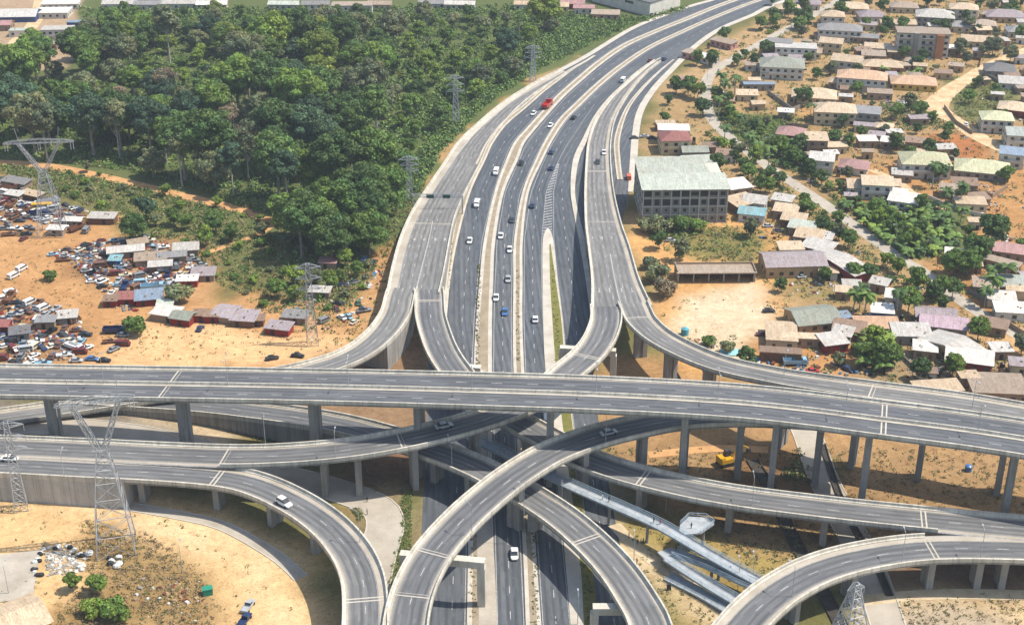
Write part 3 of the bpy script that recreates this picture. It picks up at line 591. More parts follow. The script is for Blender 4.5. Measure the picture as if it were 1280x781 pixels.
RE, CE, WE = make_ramp("slip_ramp", "wide slip carriageway climbing beside the unfinished building before it forks", "ramp",
  [(822,77,.06),(800,94,.06),(776,120,.06),(758,148,.08),(750,175,.25),(748,200,1),(749,240,3.2),(754,280,6),(761,310,8),(769,350,10.3),(777,385,12)], [4,5.5,7.5,9.2,10.5,11,12.2,14,15.4,16.6,20], 1.8, lanes=((0,-2),(0,2),), solid_to=(758,300,7.4), joints=[(749,215,1.6),(750,279,6)], shoulder=(1.8,.6), surf=ASPHS, piers=[(766,340,9.6)])
RE2, CE2, WE2 = make_ramp("flyover_ramp", "ramp climbing from the fork to run alongside the far side of the viaduct", "ramp",
  [(791,379,11.9),(795,388,12.2),(802,402,12.7),(824,422,13.8),(862,442,15.6),(905,458,17.6),(955,469,20),(1000,477,22),(1085,489,24.5),(1200,504,25.3),(1290,519,25.5),(1420,540,25.5),(1800,604,25.5)], 10.2, 1.8,
  piers=[(804,404,12.6),(838,430,14.4),(890,453,17),(985,474,21.4),(1077,488,24.3),(1167,500,25.2),(1260,513,25.4)], joints=[(797,400,12.4),(1085,489,24.5)], shoulder=(1.8,.8), surf=ASPHS)
portal(RA1, (700,433), (770,437), 12.0)
def on_deck(root, name, rows, w, mat):                   # a painted line that follows a deck
    inv = Vector(root.location); C = spline([P(*t) for t in rows], 3.0); mb = dashes(C, np.ones(len(C)), (0, 0), solid=True, w=w, dz=.05)
    mb.v = [tuple(Vector(v)-inv) for v in mb.v]; mb.build(name, mat, root)
on_deck(RF, "fork_line", [(541,276,3.6),(536,300,5.0),(527,335,7.0),(519,368,8.3)], .35, WHITE)
on_deck(RE, "fork_line", [(760,300,7.2),(765,330,9.2),(771,362,11),(777,384,12)], .35, WHITE)
def arrows(root, pts, up):
    inv = Vector(root.location)
    for t in pts:
        c = Vector(P(*t))-inv; s = 1 if up else -1; mb = MB(); k = 1.5
        mb.add([(c.x-.13*k, c.y-1.6*k*s, c.z+.07), (c.x+.13*k, c.y-1.6*k*s, c.z+.07), (c.x+.13*k, c.y+.5*k*s, c.z+.07), (c.x-.13*k, c.y+.5*k*s, c.z+.07)], [(0, 1, 2, 3)]); mb.add([(c.x-.5*k, c.y+.5*k*s, c.z+.07), (c.x+.5*k, c.y+.5*k*s, c.z+.07), (c.x, c.y+1.8*k*s, c.z+.07)], [(0, 1, 2)])
        mb.build("arrow_marking", WHITE, root)
arrows(RF, [(518,301,5),(530,301,5),(544,301,5),(556,301,5)], True); arrows(RE, [(741,299,7.2),(753,299,7.2),(765,299,7.2),(776,299,7.2),(749,364,11),(762,364,11),(777,364,11),(790,364,11)], False)
# ------------------------------------------------------------------ footbridge with switchback ramps
def footbridge():
    pts = [(575,540,6.4),(609,556,6.6),(640,571,6.8),(700,601,6.9),(754,625,6.9),(815,652,6.9),(850,671,6.8),(896,698,6.0),(950,728,5.0),(985,748,4.6)]
    root = empty("footbridge", P(754, 625, 6.9)); inv = Vector(root.location); tag(root, "narrow pedestrian footbridge with blue railings and switchback ramps beside the loop ramp", "footbridge")
    deckm = plain("footbridge_floor", hexc('aeb3b6', .85), hexc('90969a', .85), .5, .9)
    def walk(pts, w, nm, first=False):
        q = spline([(*P(*p), w) for p in pts], 2.0); C, W = q[:, :3], q[:, 3]
        mb = sweep(C, W, [(-1, 0, -.35), (-1, 0, 0), (1, 0, 0), (1, 0, -.35)]); mb.v = [tuple(Vector(v)-inv) for v in mb.v]
        o = mb.build(nm, deckm, root)
        for s in (-1, 1):
            r = MB(); T, N, d = frame(C)
            for hz in (1.15, .62): r2 = sweep(C, W, [(s, 0, hz-.05), (s, 0, hz+.05), (s, .09, hz+.05), (s, .09, hz-.05)]); r.add(r2.v, r2.f)
            r2 = sweep(C, W, [(s, 0, .0), (s, 0, .25), (s, .06, .25), (s, .06, .0)]); r.add(r2.v, r2.f)
            for i in range(0, len(C)):
                x, y = C[i, :2]+N[i]*s*W[i]/2; r.box((x, y, C[i, 2]+.58), (.07, .07, 1.16))
            r.v = [tuple(Vector(v)-inv) for v in r.v]; r.build("railing", BLUERAIL, o)
        return C
    C = walk(pts, 3.3, "bridge_deck")
    walk([(985,744,4.4),(940,731,4.2),(890,708,3.8),(843,690,3.3)], 3.0, "ramp_flight")
    walk([(834,697,3.2),(880,727,2.6),(925,754,2.0),(960,775,1.6)], 3.0, "ramp_flight")
    walk([(960,782,1.4),(915,764,1.0),(880,744,.6),(834,721,.2)], 3.0, "ramp_flight")
    L = MB(); a = Vector(P(866,657,6.8))
    L.prism([(a.x-4.0-inv.x, a.y-3.8-inv.y), (a.x+1.5-inv.x, a.y-3.2-inv.y), (a.x+5.6-inv.x, a.y+1.0-inv.y), (a.x+3.8-inv.x, a.y+3.9-inv.y), (a.x-.5-inv.x, a.y+4.3-inv.y), (a.x-3.2-inv.x, a.y+.5-inv.y)], -.4-.1, 0-.1)
    lo = L.build("landing", deckm, root)
    r = MB(); pl = [(a.x+1.5, a.y-3.2), (a.x+5.6, a.y+1.0), (a.x+3.8, a.y+3.9), (a.x-.5, a.y+4.3), (a.x-3.2, a.y+.5)]
    for (x0, y0), (x1, y1) in zip(pl, pl[1:]):
        for hz in (.5, 1.1): r.tube(Vector((x0, y0, 6.8+hz))-inv, Vector((x1, y1, 6.8+hz))-inv, .07, n=4)
        for k in range(5):
            t = k/4; r.tube(Vector((x0+(x1-x0)*t, y0+(y1-y0)*t, 6.7))-inv, Vector((x0+(x1-x0)*t, y0+(y1-y0)*t, 7.9))-inv, .05, n=4)
    r.build("railing", BLUERAIL, lo)
    m = MB(); c = Vector(P(838,693,3.2))-inv; m.box(c-Vector((0, 0, .2)), (4.5, 5, .4), .5); m.build("landing", deckm, root)
    for px, py, z in [(640,571,6.8),(706,604,6.9),(762,629,6.9),(810,650,6.9),(852,672,6.8),(900,700,5.9),(880,657,6.5),(845,695,3.1),(900,740,2.4),(890,710,3.7)]:
        x, y, _ = P(px, py, z); m = MB(); m.tube((x-inv.x, y-inv.y, -inv.z-.3), (x-inv.x, y-inv.y, z-.3-inv.z), .42, n=10); m.build("column", CONCP, root)
footbridge()
# ------------------------------------------------------------------ trees
HS = [ # roof centre px, py, width, depth, floors, rotation, roof, roof colour, wall colour
 (1041,17,13,11,2,-8,'hip','tan','white'),(1066,7,18,12,1,-8,'hip','tan','cream'),(1089,17,15,12,1,-5,'hip','mauve','white'),(1050,34,24,12,2,-5,'hip','grey','white'),(1122,27,20,9,1,-6,'gable','tan','cream'),
 (1169,17,21,15,2,-6,'hip','pale grey','grey'),(1256,17,22,14,1,-6,'hip','mauve','tan'),(1226,48,21,12,1,-5,'gable','tan','cream'),(1272,36,12,11,1,0,'hip','grey','white'),(1040,50,12,10,2,-12,'gable','tan','cream'),
 (995,56,22,11,2,-10,'flat','pale grey','white'),(975,50,14,9,2,-8,'flat','grey','block'),(1098,57,14,8,1,-6,'mono','tan','cream'),(1092,66,12,8,1,-6,'mono','dusty brown','block'),(978,78,22,16,2,-6,'hip','green','white'),
 (1060,72,15,12,2,-14,'gable','tan','white'),(1103,79,20,11,1,-10,'hip','tan','orange'),(1078,93,24,13,2,-10,'hip','orange-tan','white'),(1142,100,22,13,1,-6,'hip','orange-tan','yellow'),(1250,84,15,13,1,-5,'hip','dark grey','grey'),
 (1266,100,13,10,1,-14,'mono','pale grey','white'),(1018,116,21,14,1,-12,'hip','tan','cream'),(1044,134,19,13,2,-10,'hip','tan','cream'),(1082,136,14,12,2,-8,'flat','grey','grey'),(989,163,12,11,1,-10,'hip','pink','red'),
 (1021,170,9,9,2,-6,'mono','tan','block'),(1028,194,10,11,2,-8,'gable','pale grey','white'),(1068,204,12,10,1,-12,'hip','pink','white'),(1076,228,11,11,1,-8,'gable','tan','white'),(1096,224,12,11,2,-8,'gable','tan','white'),
 (1156,197,20,15,2,-4,'hip','yellow-green','white'),(1228,207,22,15,1,-8,'hip','yellow-green','grey'),(1246,144,14,12,2,-6,'hip','yellow-green','white'),(1268,132,14,12,1,-14,'hip','tan','red'),(1276,163,13,12,2,-6,'gable','teal','white'),
 (1130,246,11,9,1,-20,'mono','white','white'),(1213,249,12,9,1,-8,'flat','tan','cream'),(1115,174,9,6,1,-16,'mono','white','block'),(1084,172,8,6,1,-4,'mono','white','block'),(949,103,15,3,1,-3,'mono','blue','grey'),
 (934,115,10,7,1,-4,'mono','tan','cream'),(1266,188,10,8,2,-10,'mono','blue','white'),(842,158,14,9,2,2,'flat','white','white'),(832,152,9,6,1,2,'flat','tan','red'),(843,169,13,12,2,2,'hip','red','cream'),
 (853,99,10,7,1,-8,'mono','pink','white'),(870,65,14,6,1,-35,'mono','dusty brown','pink'),(885,70,12,5,1,-35,'mono','white','white'),(905,50,14,6,1,-30,'mono','dusty brown','pink'),(868,185,11,8,1,4,'gable','green','grey'),
 (873,198,13,7,1,4,'mono','pale green','grey'),(882,214,9,6,1,3,'mono','pale grey','white'),(921,229,10,9,1,18,'mono','white','block'),(927,249,11,9,1,25,'mono','tan','brown'),(945,247,9,9,1,-20,'gable','pale grey','white'),(941,262,10,8,1,-15,'gable','turquoise','white'),
 (979,246,8,6,1,-18,'mono','pale grey','block'),(983,259,9,7,1,-18,'mono','tan','block'),(993,270,9,7,1,-18,'mono','tan','brown'),(1004,280,10,7,1,-16,'mono','pale green','block'),(1012,291,10,8,1,-18,'mono','tan','block'),(1031,293,6,6,1,-18,'mono','pale grey','block'),(1024,305,11,8,1,-28,'mono','pale grey','brown'),
 (1016,392,15,13,1,5,'gable','green','tan'),(977,412,10,14,1,-6,'flat','tan','cream'),(976,436,13,4,1,-3,'flat','rusty','brown'),(1041,422,8,7,1,6,'mono','pale grey','red'),(1005,418,14,4,1,-3,'flat','tan','block'),(1053,392,5,4,1,8,'mono','blue','blue'),
 (1103,384,7,6,1,-12,'mono','white','blue'),(1119,366,6,6,1,-10,'mono','white','white'),(1096,402,14,7,1,-6,'mono','orange-tan','block'),(1062,406,10,7,1,-14,'mono','rusty','block'),(1054,412,6,6,1,-20,'mono','pale grey','grey'),(1139,411,12,8,1,-8,'mono','pale grey','grey'),
 (1170,389,13,8,1,-12,'gable','mauve','block'),(1180,400,15,9,1,-14,'gable','lilac','grey'),(1193,430,10,20,1,32,'gable','pale grey','tan'),(1212,442,14,10,1,-12,'gable','white','red'),(1157,431,7,6,1,-8,'mono','white','block'),(1264,349,13,10,1,-10,'hip','teal','cream'),(1276,356,9,8,1,-12,'mono','tan','cream'),
 (1267,383,12,7,1,-8,'mono','white','white'),(1252,368,9,6,1,-12,'mono','white','cream'),(1268,309,14,9,1,-16,'gable','pink','block'),(1252,324,14,5,1,-32,'flat','dusty brown','block'),(1172,481,14,6,1,4,'mono','tan','cream'),(1247,477,17,13,1,-8,'flat','dusty brown','block'),(1211,466,6,5,1,0,'flat','tan','block'),
 (888,180,6,5,1,0,'mono','rusty','block'),(1100,350,6,5,1,-20,'mono','pale grey','block'),(1055,360,5,4,1,-10,'mono','tan','block'),(1065,352,6,4,1,-10,'mono','pale grey','white'),
 (985,8,14,10,1,-6,'hip','tan','white'),(1010,2,15,10,1,-6,'hip','mauve','white'),(1130,6,16,11,1,-6,'hip','dusty brown','cream'),(1150,36,10,8,1,-6,'hip','grey','white'),(1205,8,16,12,2,-6,'hip','tan','white'),(1230,28,13,10,1,-6,'hip','dusty brown','cream'),(1200,30,12,10,1,-8,'hip','grey','cream'),(1082,44,14,8,1,-6,'gable','grey','block'),(1014,62,11,9,1,-8,'gable','dusty brown','cream'),(1122,62,10,7,1,-6,'mono','tan','block'),(1100,113,12,8,1,-8,'flat','dusty brown','block'),(1206,226,10,7,1,-8,'mono','rusty','block'),(1128,214,8,6,1,-10,'mono','pale grey','block'),
 (1190,234,9,7,1,-12,'mono','dusty brown','block'),(1232,352,8,7,1,-8,'mono','dusty brown','block'),(1242,402,9,6,1,-20,'mono','rusty','block'),(962,88,8,6,1,-6,'mono','grey','grey')]
HB3 = []
for h in HS:
    hh = 3.1*h[4]+.8; a_ = P(h[0], h[1], hh); HB3.append((a_[0], a_[1], h[2]/2+2.2, h[3]/2+2.2))
HB3 += [(*P(855,262)[:2], 20, 22), (*P(895,345)[:2], 17, 9), (*P(991,333)[:2], 14, 10), (*P(1049,330)[:2], 14, 14), (*P(1152,66)[:2], 17, 10)]
YARDP = [(828,350),(955,350),(962,400),(945,452),(900,452),(830,405)]
def on_house(x, y): return any(abs(x-a) < w and abs(y-b) < d for a, b, w, d in HB3)
RP = np.concatenate([np.column_stack([C[::2, 0], C[::2, 1], W[::2]/2]) for C, W in ROADS if C[:, 2].max() < 1.0])
def off_road(x, y, m=.3): return bool(np.min(np.hypot(RP[:, 0]-x, RP[:, 1]-y)-RP[:, 2]) > m)
def leafmat(name, c, tr=.22):
    m, nt, N, L, b = _new(name); at = N.new("ShaderNodeAttribute"); at.attribute_name = "shade"
    oi = N.new("ShaderNodeObjectInfo"); co = pos(nt)
    c1 = mix(nt, oi.outputs['Random'], tuple(x*.72 for x in c), (min(1, c[0]*1.28), c[1]*1.18, c[2]*1.05))
    c1 = mix(nt, 1.0, c1, at.outputs['Color'], 'MULTIPLY')
    L.new(c1, b.inputs['Base Color']); b.inputs['Roughness'].default_value = .62; b.inputs['Specular IOR Level'].default_value = .25
    t = N.new("ShaderNodeBsdfTranslucent"); L.new(c1, t.inputs[0]); mx = N.new("ShaderNodeMixShader"); mx.inputs[0].default_value = tr
    L.new(b.outputs[0], mx.inputs[1]); L.new(t.outputs[0], mx.inputs[2]); L.new(mx.outputs[0], nt.nodes["Material Output"].inputs[0]); return m
LEAF = {'deep green': leafmat("leaf_deep", (.085, .155, .045)), 'mid green': leafmat("leaf_mid", (.125, .215, .048)), 'bright green': leafmat("leaf_bright", (.175, .27, .05)),
        'yellow-green': leafmat("leaf_yellow", (.17, .235, .045)), 'grey-green': leafmat("leaf_grey", (.165, .20, .105)), 'blue-green': leafmat("leaf_blue", (.066, .125, .072)),
        'brown-grey': leafmat("leaf_brown", (.19, .17, .12))}
def quads(c, nrm, size, rs, stretch=1.0):
    n = len(c); nrm = nrm + rs.normal(0, .55, (n, 3)); nrm /= np.linalg.norm(nrm, axis=1)[:, None]
    r = rs.normal(0, 1, (n, 3)); u = np.cross(nrm, r); u /= np.linalg.norm(u, axis=1)[:, None]+1e-9; v = np.cross(nrm, u)
    s = (size*(.6+.8*rs.rand(n)))[:, None] if np.ndim(size) else size*(.6+.8*rs.rand(n))[:, None]
    return np.stack([c-u*s-v*s*.5*stretch, c+u*s*.3-v*s*.6*stretch, c+u*s+v*s*.4*stretch, c-u*s*.2+v*s*.7*stretch], 1)
def quad_mesh(name, Q, shade, mat):
    n = len(Q); me = bpy.data.meshes.new(name); me.vertices.add(n*4); me.vertices.foreach_set("co", Q.reshape(-1).astype(np.float32))
    me.loops.add(n*4); me.loops.foreach_set("vertex_index", np.arange(n*4, dtype=np.int32)); me.polygons.add(n)
    me.polygons.foreach_set("loop_start", np.arange(0, n*4, 4, dtype=np.int32)); me.update(calc_edges=True)
    a = me.color_attributes.new("shade", 'FLOAT_COLOR', 'POINT'); sh = np.repeat(shade, 4, axis=0)
    if sh.ndim == 1: sh = np.stack([sh, sh, sh], 1)
    a.data.foreach_set("color", np.hstack([sh, np.ones((n*4, 1))]).astype(np.float32).ravel()); me.materials.append(mat); return me
def crown_quads(rs, n_lobes, Rx, z0, z1, lr, leaf, nface, flat=1.0, top_heavy=.5):
    zc = (z0+z1)/2; hz = (z1-z0)/2; cs = []; tries = 0
    while len(cs) < n_lobes and tries < 4000:
        tries += 1; d = rs.normal(0, 1, 3); d /= np.linalg.norm(d); r = rs.uniform(.45, 1.0)
        p = np.array([d[0]*(Rx-lr*.6)*r, d[1]*(Rx-lr*.6)*r, zc+d[2]*(hz-lr*.5)*r])
        if d[2] < -.25 and rs.rand() < top_heavy: continue
        if all(np.linalg.norm(p-q[:3]) > lr*.8 for q in cs): cs.append(np.array([*p, lr*rs.uniform(.7, 1.25)]))
    Q, S = [], []; w = np.array([c[3]**2 for c in cs]); w /= w.sum()
    for c, k in zip(cs, w):
        m = int(nface*k); d = rs.normal(0, 1, (m, 3)); d[:, 2] = np.where(d[:, 2] < -.2, -d[:, 2]*rs.choice([1, -1], m, p=[.75, .25]), d[:, 2])
        d /= np.linalg.norm(d, axis=1)[:, None]; rad = c[3]*(.72+.34*rs.rand(m))[:, None]; d2 = d*np.array([1, 1, .8*flat])
        p = c[:3]+d2*rad; Q.append(quads(p, d, leaf, rs)); lob = rs.uniform(.8, 1.22); t = rs.uniform(-.08, .12)
        sh = lob*(.7+.6*rs.rand(m)); S.append(np.stack([sh*(1+t), sh, sh*(1-t)], 1))
    return np.concatenate(Q), np.concatenate(S), cs
def trunk_mesh(rs, h, r, cs, zs, limbs=7):
    mb = MB(); p = Vector((0, 0, -.4)); n = 6; pts = []
    for i in range(n+1):
        t = i/n; pts.append((Vector((rs.normal(0, .12)*t*r*3, rs.normal(0, .12)*t*r*3, -.4+zs*t)), r*(1.35 if i == 0 else 1-.5*t)))
    for (a, ra), (b, rb) in zip(pts, pts[1:]): mb.tube(a, b, ra, rb, 7, cap=False)
    top, rt = pts[-1]; idx = rs.permutation(len(cs))[:limbs]
    for i in idx:
        e = Vector(cs[i][:3]); s0 = pts[rs.randint(3, n+1)][0]; mid = s0.lerp(e, .5)+Vector((0, 0, -.06*h*rs.rand())); mb.tube(s0, mid, rt*.75, rt*.5, 5, cap=False); mb.tube(mid, e, rt*.5, rt*.16, 5, cap=False)
        if limbs > 10:
            for _ in range(3): mb.tube(mid.lerp(e, rs.rand()), e+Vector(rs.normal(0, 1.4, 3)), rt*.25, rt*.08, 4, cap=False)
    return mb
def tree_proto(name, spec, seed, leafkey, bark=TRUNK):
    rs = np.random.RandomState(seed); h, Rx, z0, lobes, lr, leaf, nf, tr, limbs = spec
    Q, S, cs = crown_quads(rs, lobes, Rx, z0, h, lr, leaf, nf)
    root = empty(name); trunk_mesh(rs, h, tr, cs, (z0+h)/2, limbs).build("trunk", bark, root, True)
    me = quad_mesh("crown", Q, S, LEAF[leafkey]); o = bpy.data.objects.new("crown", me); link(o); o.parent = root
    return root
SPEC = {  # height, radius, crown from, lobes, lobe radius, leaf, faces, trunk radius, limbs
 'giant': (29, 10.6, 11, 44, 2.9, .55, 9500, .75, 9), 'dome': (19, 9.2, 3, 46, 2.5, .5, 9500, .5, 7), 'slim': (27, 6.3, 14, 26, 2.0, .5, 4300, .42, 8),
 'small': (9.5, 4.4, 1.8, 20, 1.4, .42, 2300, .24, 5), 'bare': (20, 6, 9, 20, 1.8, .4, 1300, .4, 16), 'bush': (3.4, 2.7, .1, 14, .9, .3, 900, .1, 3)}
PROTO = {}
def get_proto(kind, leafkey, v):
    k = (kind, v)
    if k not in PROTO:
        nm = {'giant': 'forest_tree', 'dome': 'dense_tree', 'slim': 'tall_tree', 'small': 'small_tree', 'bare': 'sparse_tree', 'bush': 'bush'}[kind]
        r = tree_proto(nm, SPEC[kind], hash_(kind)+v*17, leafkey, TRUNKP if kind in ('slim', 'bare') else TRUNK); PROTO[k] = (nm, [(c.name.split('.')[0], c.data) for c in SC.collection.objects if c.parent == r])
        for c in [c for c in SC.collection.objects if c.parent == r]: bpy.data.objects.remove(c)
        bpy.data.objects.remove(r)
    return PROTO[k]
def hash_(s): return sum(ord(c)*(i+3) for i, c in enumerate(s)) % 9973
ADJ = {'giant': 'broad {} tree', 'dome': 'low domed {} tree', 'slim': 'tall slender {} tree', 'small': 'small {} tree', 'bare': 'sparse {} tree', 'bush': '{} bush'}
CATN = {'giant': 'tree', 'dome': 'tree', 'slim': 'tree', 'small': 'tree', 'bare': 'tree', 'bush': 'bush'}
def plant(kind, x, y, leafkey, scale, where, group, v=None, label=None):
    nm, data = get_proto(kind, leafkey, R.randint(0, 2) if v is None else v)
    root = empty(nm, (x, y, 0), R.uniform(0, 6.28)); root.scale = (scale*R.uniform(.9, 1.12), scale*R.uniform(.9, 1.12), scale)
    for part, me in data:
        o = bpy.data.objects.new(part, me); link(o); o.parent = root
        if part == 'crown': o.material_slots[0].link = 'OBJECT'; o.material_slots[0].material = LEAF[leafkey]
    if label: tag(root, label, CATN[kind], group)
    else: want(root, ADJ[kind].format(leafkey)+' '+where, CATN[kind], group)
    return root
def inpoly(poly, x, y):
    ins = False; m = len(poly)
    for k in range(m):
        (x0, y0), (x1, y1) = poly[k], poly[(k+1) % m]
        if (y0 < y) != (y1 < y) and x < (x1-x0)*(y-y0)/(y1-y0)+x0: ins = not ins
    return ins
def scatter(poly, spacing, n, seed, avoid=()):
    rr = random.Random(seed); W = [P(x, y) for x, y in poly]; xs = [w[0] for w in W]; ys = [w[1] for w in W]; out = []
    for _ in range(n*40):
        x = rr.uniform(min(xs), max(xs)); y = rr.uniform(min(ys), max(ys)); px, py = scr(x, y)
        if not inpoly(poly, px, py) or any((x-a)**2+(y-b)**2 < spacing**2 for a, b in out) or any((x-a)**2+(y-b)**2 < (spacing*.5+rr_)**2 for a, b, rr_ in avoid): continue
        out.append((x, y))
        if len(out) >= n: break
    return out
FG = 'trees of the forest beside the motorway'
FOREST = [(-40,100),(90,100),(110,62),(140,16),(300,12),(500,10),(640,12),(700,22),(690,60),(640,100),(560,150),(520,200),(490,262),(478,300),(440,326),(372,320),(345,268),(250,232),(150,212),(60,198),(-60,190)]
heroes = [('giant',45,196,'grey-green',1.0),('slim',60,202,'grey-green',1.0),('giant',118,196,'blue-green',1.05),('giant',152,192,'deep green',1.0),('slim',150,199,'grey-green',1.0),('giant',190,198,'blue-green',.95),
 ('giant',232,228,'deep green',1.05),('slim',228,233,'grey-green',.95),('giant',266,226,'deep green',1.1),('bare',311,225,'grey-green',1.15),('giant',352,214,'deep green',1.1),('giant',392,216,'blue-green',1.05),
 ('dome',192,222,'grey-green',.7),('giant',300,150,'mid green',1.1),('giant',335,152,'deep green',1.15),('giant',375,168,'mid green',1.1),('slim',213,82,'grey-green',1.2),('dome',395,312,'mid green',1.15),
 ('dome',432,300,'mid green',1.2),('giant',378,322,'deep green',.9),('giant',452,290,'deep green',.95),('dome',368,300,'yellow-green',.9),('dome',415,328,'deep green',1.0),('dome',462,318,'mid green',.9),('giant',425,250,'deep green',1.0),('giant',470,240,'mid green',1.0),('dome',497,232,'deep green',.85),
 ('giant',340,92,'bright green',1.15),('giant',402,104,'yellow-green',1.0),('giant',374,84,'deep green',1.1),('dome',680,38,'yellow-green',1.1),('dome',400,110,'yellow-green',1.0),('dome',602,112,'grey-green',.7),('dome',635,72,'blue-green',.8),('bare',440,135,'grey-green',1.0),('giant',430,84,'deep green',1.05)]
hp = []
for k, px, py, lf, s in heroes:
    x, y, _ = P(px, py); hp.append((x, y, 3.0)); plant(k, x, y, lf, s, 'in the forest', FG)
# pylon footprints stay clear of trunks
for px, py in ((570,157),(512,250),(665,102),(62,292)): hp.append((*P(px, py)[:2], 4.0))
pts = scatter(FOREST, 11.6, 262, 5, hp)
for x, y in pts:
    px, py = scr(x, y); scrub = px > 470 + (260-py)*.12 and py < 250
    if py < 22: continue
    glade = inpoly([(180,75),(280,70),(290,110),(230,128),(175,110)], px, py)
    if scrub:
        k = R.choice(['small', 'small', 'dome', 'small', 'bare']); lf = R.choice(['mid green', 'bright green', 'mid green', 'deep green', 'grey-green', 'bright green']); s = R.uniform(.75, 1.25) if k == 'small' else R.uniform(.5, .75)
    elif glade: k = 'small'; lf = R.choice(['bright green', 'mid green']); s = R.uniform(.7, 1.0)
    else:
        k = R.choice(['giant', 'giant', 'dome', 'dome', 'dome', 'slim', 'small', 'bare']); lf = R.choice(['deep green', 'deep green', 'deep green', 'blue-green', 'mid green', 'mid green', 'grey-green', 'grey-green', 'yellow-green']); s = R.uniform(.75, 1.1)
        if k == 'small': s *= 1.3
        if py < 78 and k in ('giant', 'slim', 'bare'): k = 'dome'; s *= .8
        if py < 50: k = R.choice(['dome', 'small']); s = R.uniform(.45, .6) if k == 'dome' else R.uniform(.8, 1.1)
        if k == 'bare': lf = R.choice(['grey-green', 'brown-grey'])
    plant(k, x, y, lf, s, 'in the forest', FG)
def mass(name, polys, dens, leafkey_cols, h, rad, leaf, per, seed, mat):
    """low growth that nobody could count: many leaf clumps in one mesh"""
    rs = np.random.RandomState(seed); Q, S = [], []
    for poly, n in polys:
        W = [P(x, y) for x, y in poly]; xs = [w[0] for w in W]; ys = [w[1] for w in W]; c = 0; t = 0
        while c < n and t < n*12:
            t += 1; x = rs.uniform(min(xs), max(xs)); y = rs.uniform(min(ys), max(ys)); px, py = scr(x, y)
            if not inpoly(poly, px, py) or (name != 'median_shrubs' and not off_road(x, y)) or (inpoly(YARDP, px, py) and rs.rand() < .93): continue
            c += 1; r = rad*rs.uniform(.5, 1.5); d = rs.normal(0, 1, (per, 3)); d[:, 2] = abs(d[:, 2]); d /= np.linalg.norm(d, axis=1)[:, None]
            p = np.array([x, y, 0])+d*np.array([r, r, h*rs.uniform(.5, 1.4)])*(.6+.4*rs.rand(per))[:, None]
            Q.append(quads(p, d, leaf, rs)); col = np.array(leafkey_cols[rs.randint(len(leafkey_cols))]); S.append(col[None]*(.65+.7*rs.rand(per))[:, None])
    me = quad_mesh(name, np.concatenate(Q), np.concatenate(S), mat); o = bpy.data.objects.new(name, me); link(o); o['kind'] = 'stuff'; return o
WHITEL = leafmat("undergrowth_leaf", (1, 1, 1), .1)
def fixrandom(m):                                        # undergrowth takes its colour from the mesh alone
    nt = m.node_tree
    for n in nt.nodes:
        if n.type == 'MIX' and n.blend_type == 'MULTIPLY':
            for l in list(n.inputs[6].links): nt.links.remove(l)
            n.inputs[6].default_value = (1, 1, 1, 1)
fixrandom(WHITEL)
cG = [(.09,.155,.035), (.125,.20,.045), (.16,.23,.055), (.07,.12,.04)]; cD = [(.17,.18,.06), (.24,.22,.09), (.11,.15,.04), (.26,.21,.11), (.08,.12,.035)]
SCRUB1 = [(90,212),(150,222),(230,242),(340,280),(300,310),(240,300),(160,300),(130,265),(60,240),(50,215)]
SCRUB2 = [(225,300),(345,290),(420,330),(470,335),(440,385),(400,400),(330,392),(270,350),(240,320)]
mass("forest_undergrowth", [(FOREST, 5200), ([(480,190),(560,140),(660,85),(745,42),(700,30),(600,80),(500,150)], 1900), ([(748,40),(735,56),(662,92),(603,133),(548,192),(520,240),(492,268),(500,230),(520,200),(560,150),(640,100),(690,60)], 1300), ([(690,18),(745,22),(800,24),(848,12),(868,6),(845,16),(790,32),(745,52),(700,60)], 520), ([(100,8),(700,8),(700,26),(100,30)], 500)], 1, cG, 2.2, 2.4, .55, 18, 11, WHITEL)
mass("scrub_vegetation", [(SCRUB1, 900), (SCRUB2, 900), ([(470,340),(500,300),(530,240),(520,215),(480,290)], 120), ([(0,205),(60,213),(90,245),(60,250),(0,225)], 160), ([(340,395),(470,330),(500,300),(470,420),(400,440)], 90)], 1, cD+cG[:2], 1.1, 1.5, .36, 12, 12, WHITEL)
mass("dry_grass", [([(100,650),(190,668),(255,720),(270,760),(260,800),(60,800),(80,760),(110,720)], 60), ([(785,640),(1000,690),(930,800),(850,800),(800,720)], 260), ([(255,518),(320,526),(410,548),(330,552)], 260), ([(430,622),(455,620),(450,650)], 90), ([(0,596),(160,606),(160,610),(0,600)], 60)], 1, cD, .5, .8, .22, 9, 13, WHITEL)
SUB = [(800,255),(830,130),(900,60),(1000,10),(1300,-5),(1300,500),(1100,480),(960,470),(900,455),(830,400)]
mass("track_side_growth", [([(0,197),(90,205),(160,214),(250,237),(345,277),(345,262),(240,220),(150,204),(60,190),(0,190)], 620), ([(0,204),(60,212),(160,231),(300,272),(250,262),(120,232),(0,215)], 160)], 1, cG+cD[:2], 1.6, 1.7, .42, 14, 16, WHITEL)
mass("median_shrubs", [([(597,330),(601,330),(599,458),(594,458)], 150), ([(664,560),(668,560),(675,800),(666,800)], 120), ([(560,360),(564,300),(567,300),(562,370)], 20), ([(645,330),(649,330),(651,458),(646,458)], 60), ([(712,560),(716,560),(746,781),(734,781)], 260), ([(690,330),(693,330),(701,455),(694,455)], 90), ([(592,560),(596,560),(594,781),(586,781)], 90)], 1, [(.10,.12,.035),(.16,.17,.05),(.07,.09,.03),(.18,.14,.07)], .6, .5, .2, 10, 17, WHITEL)
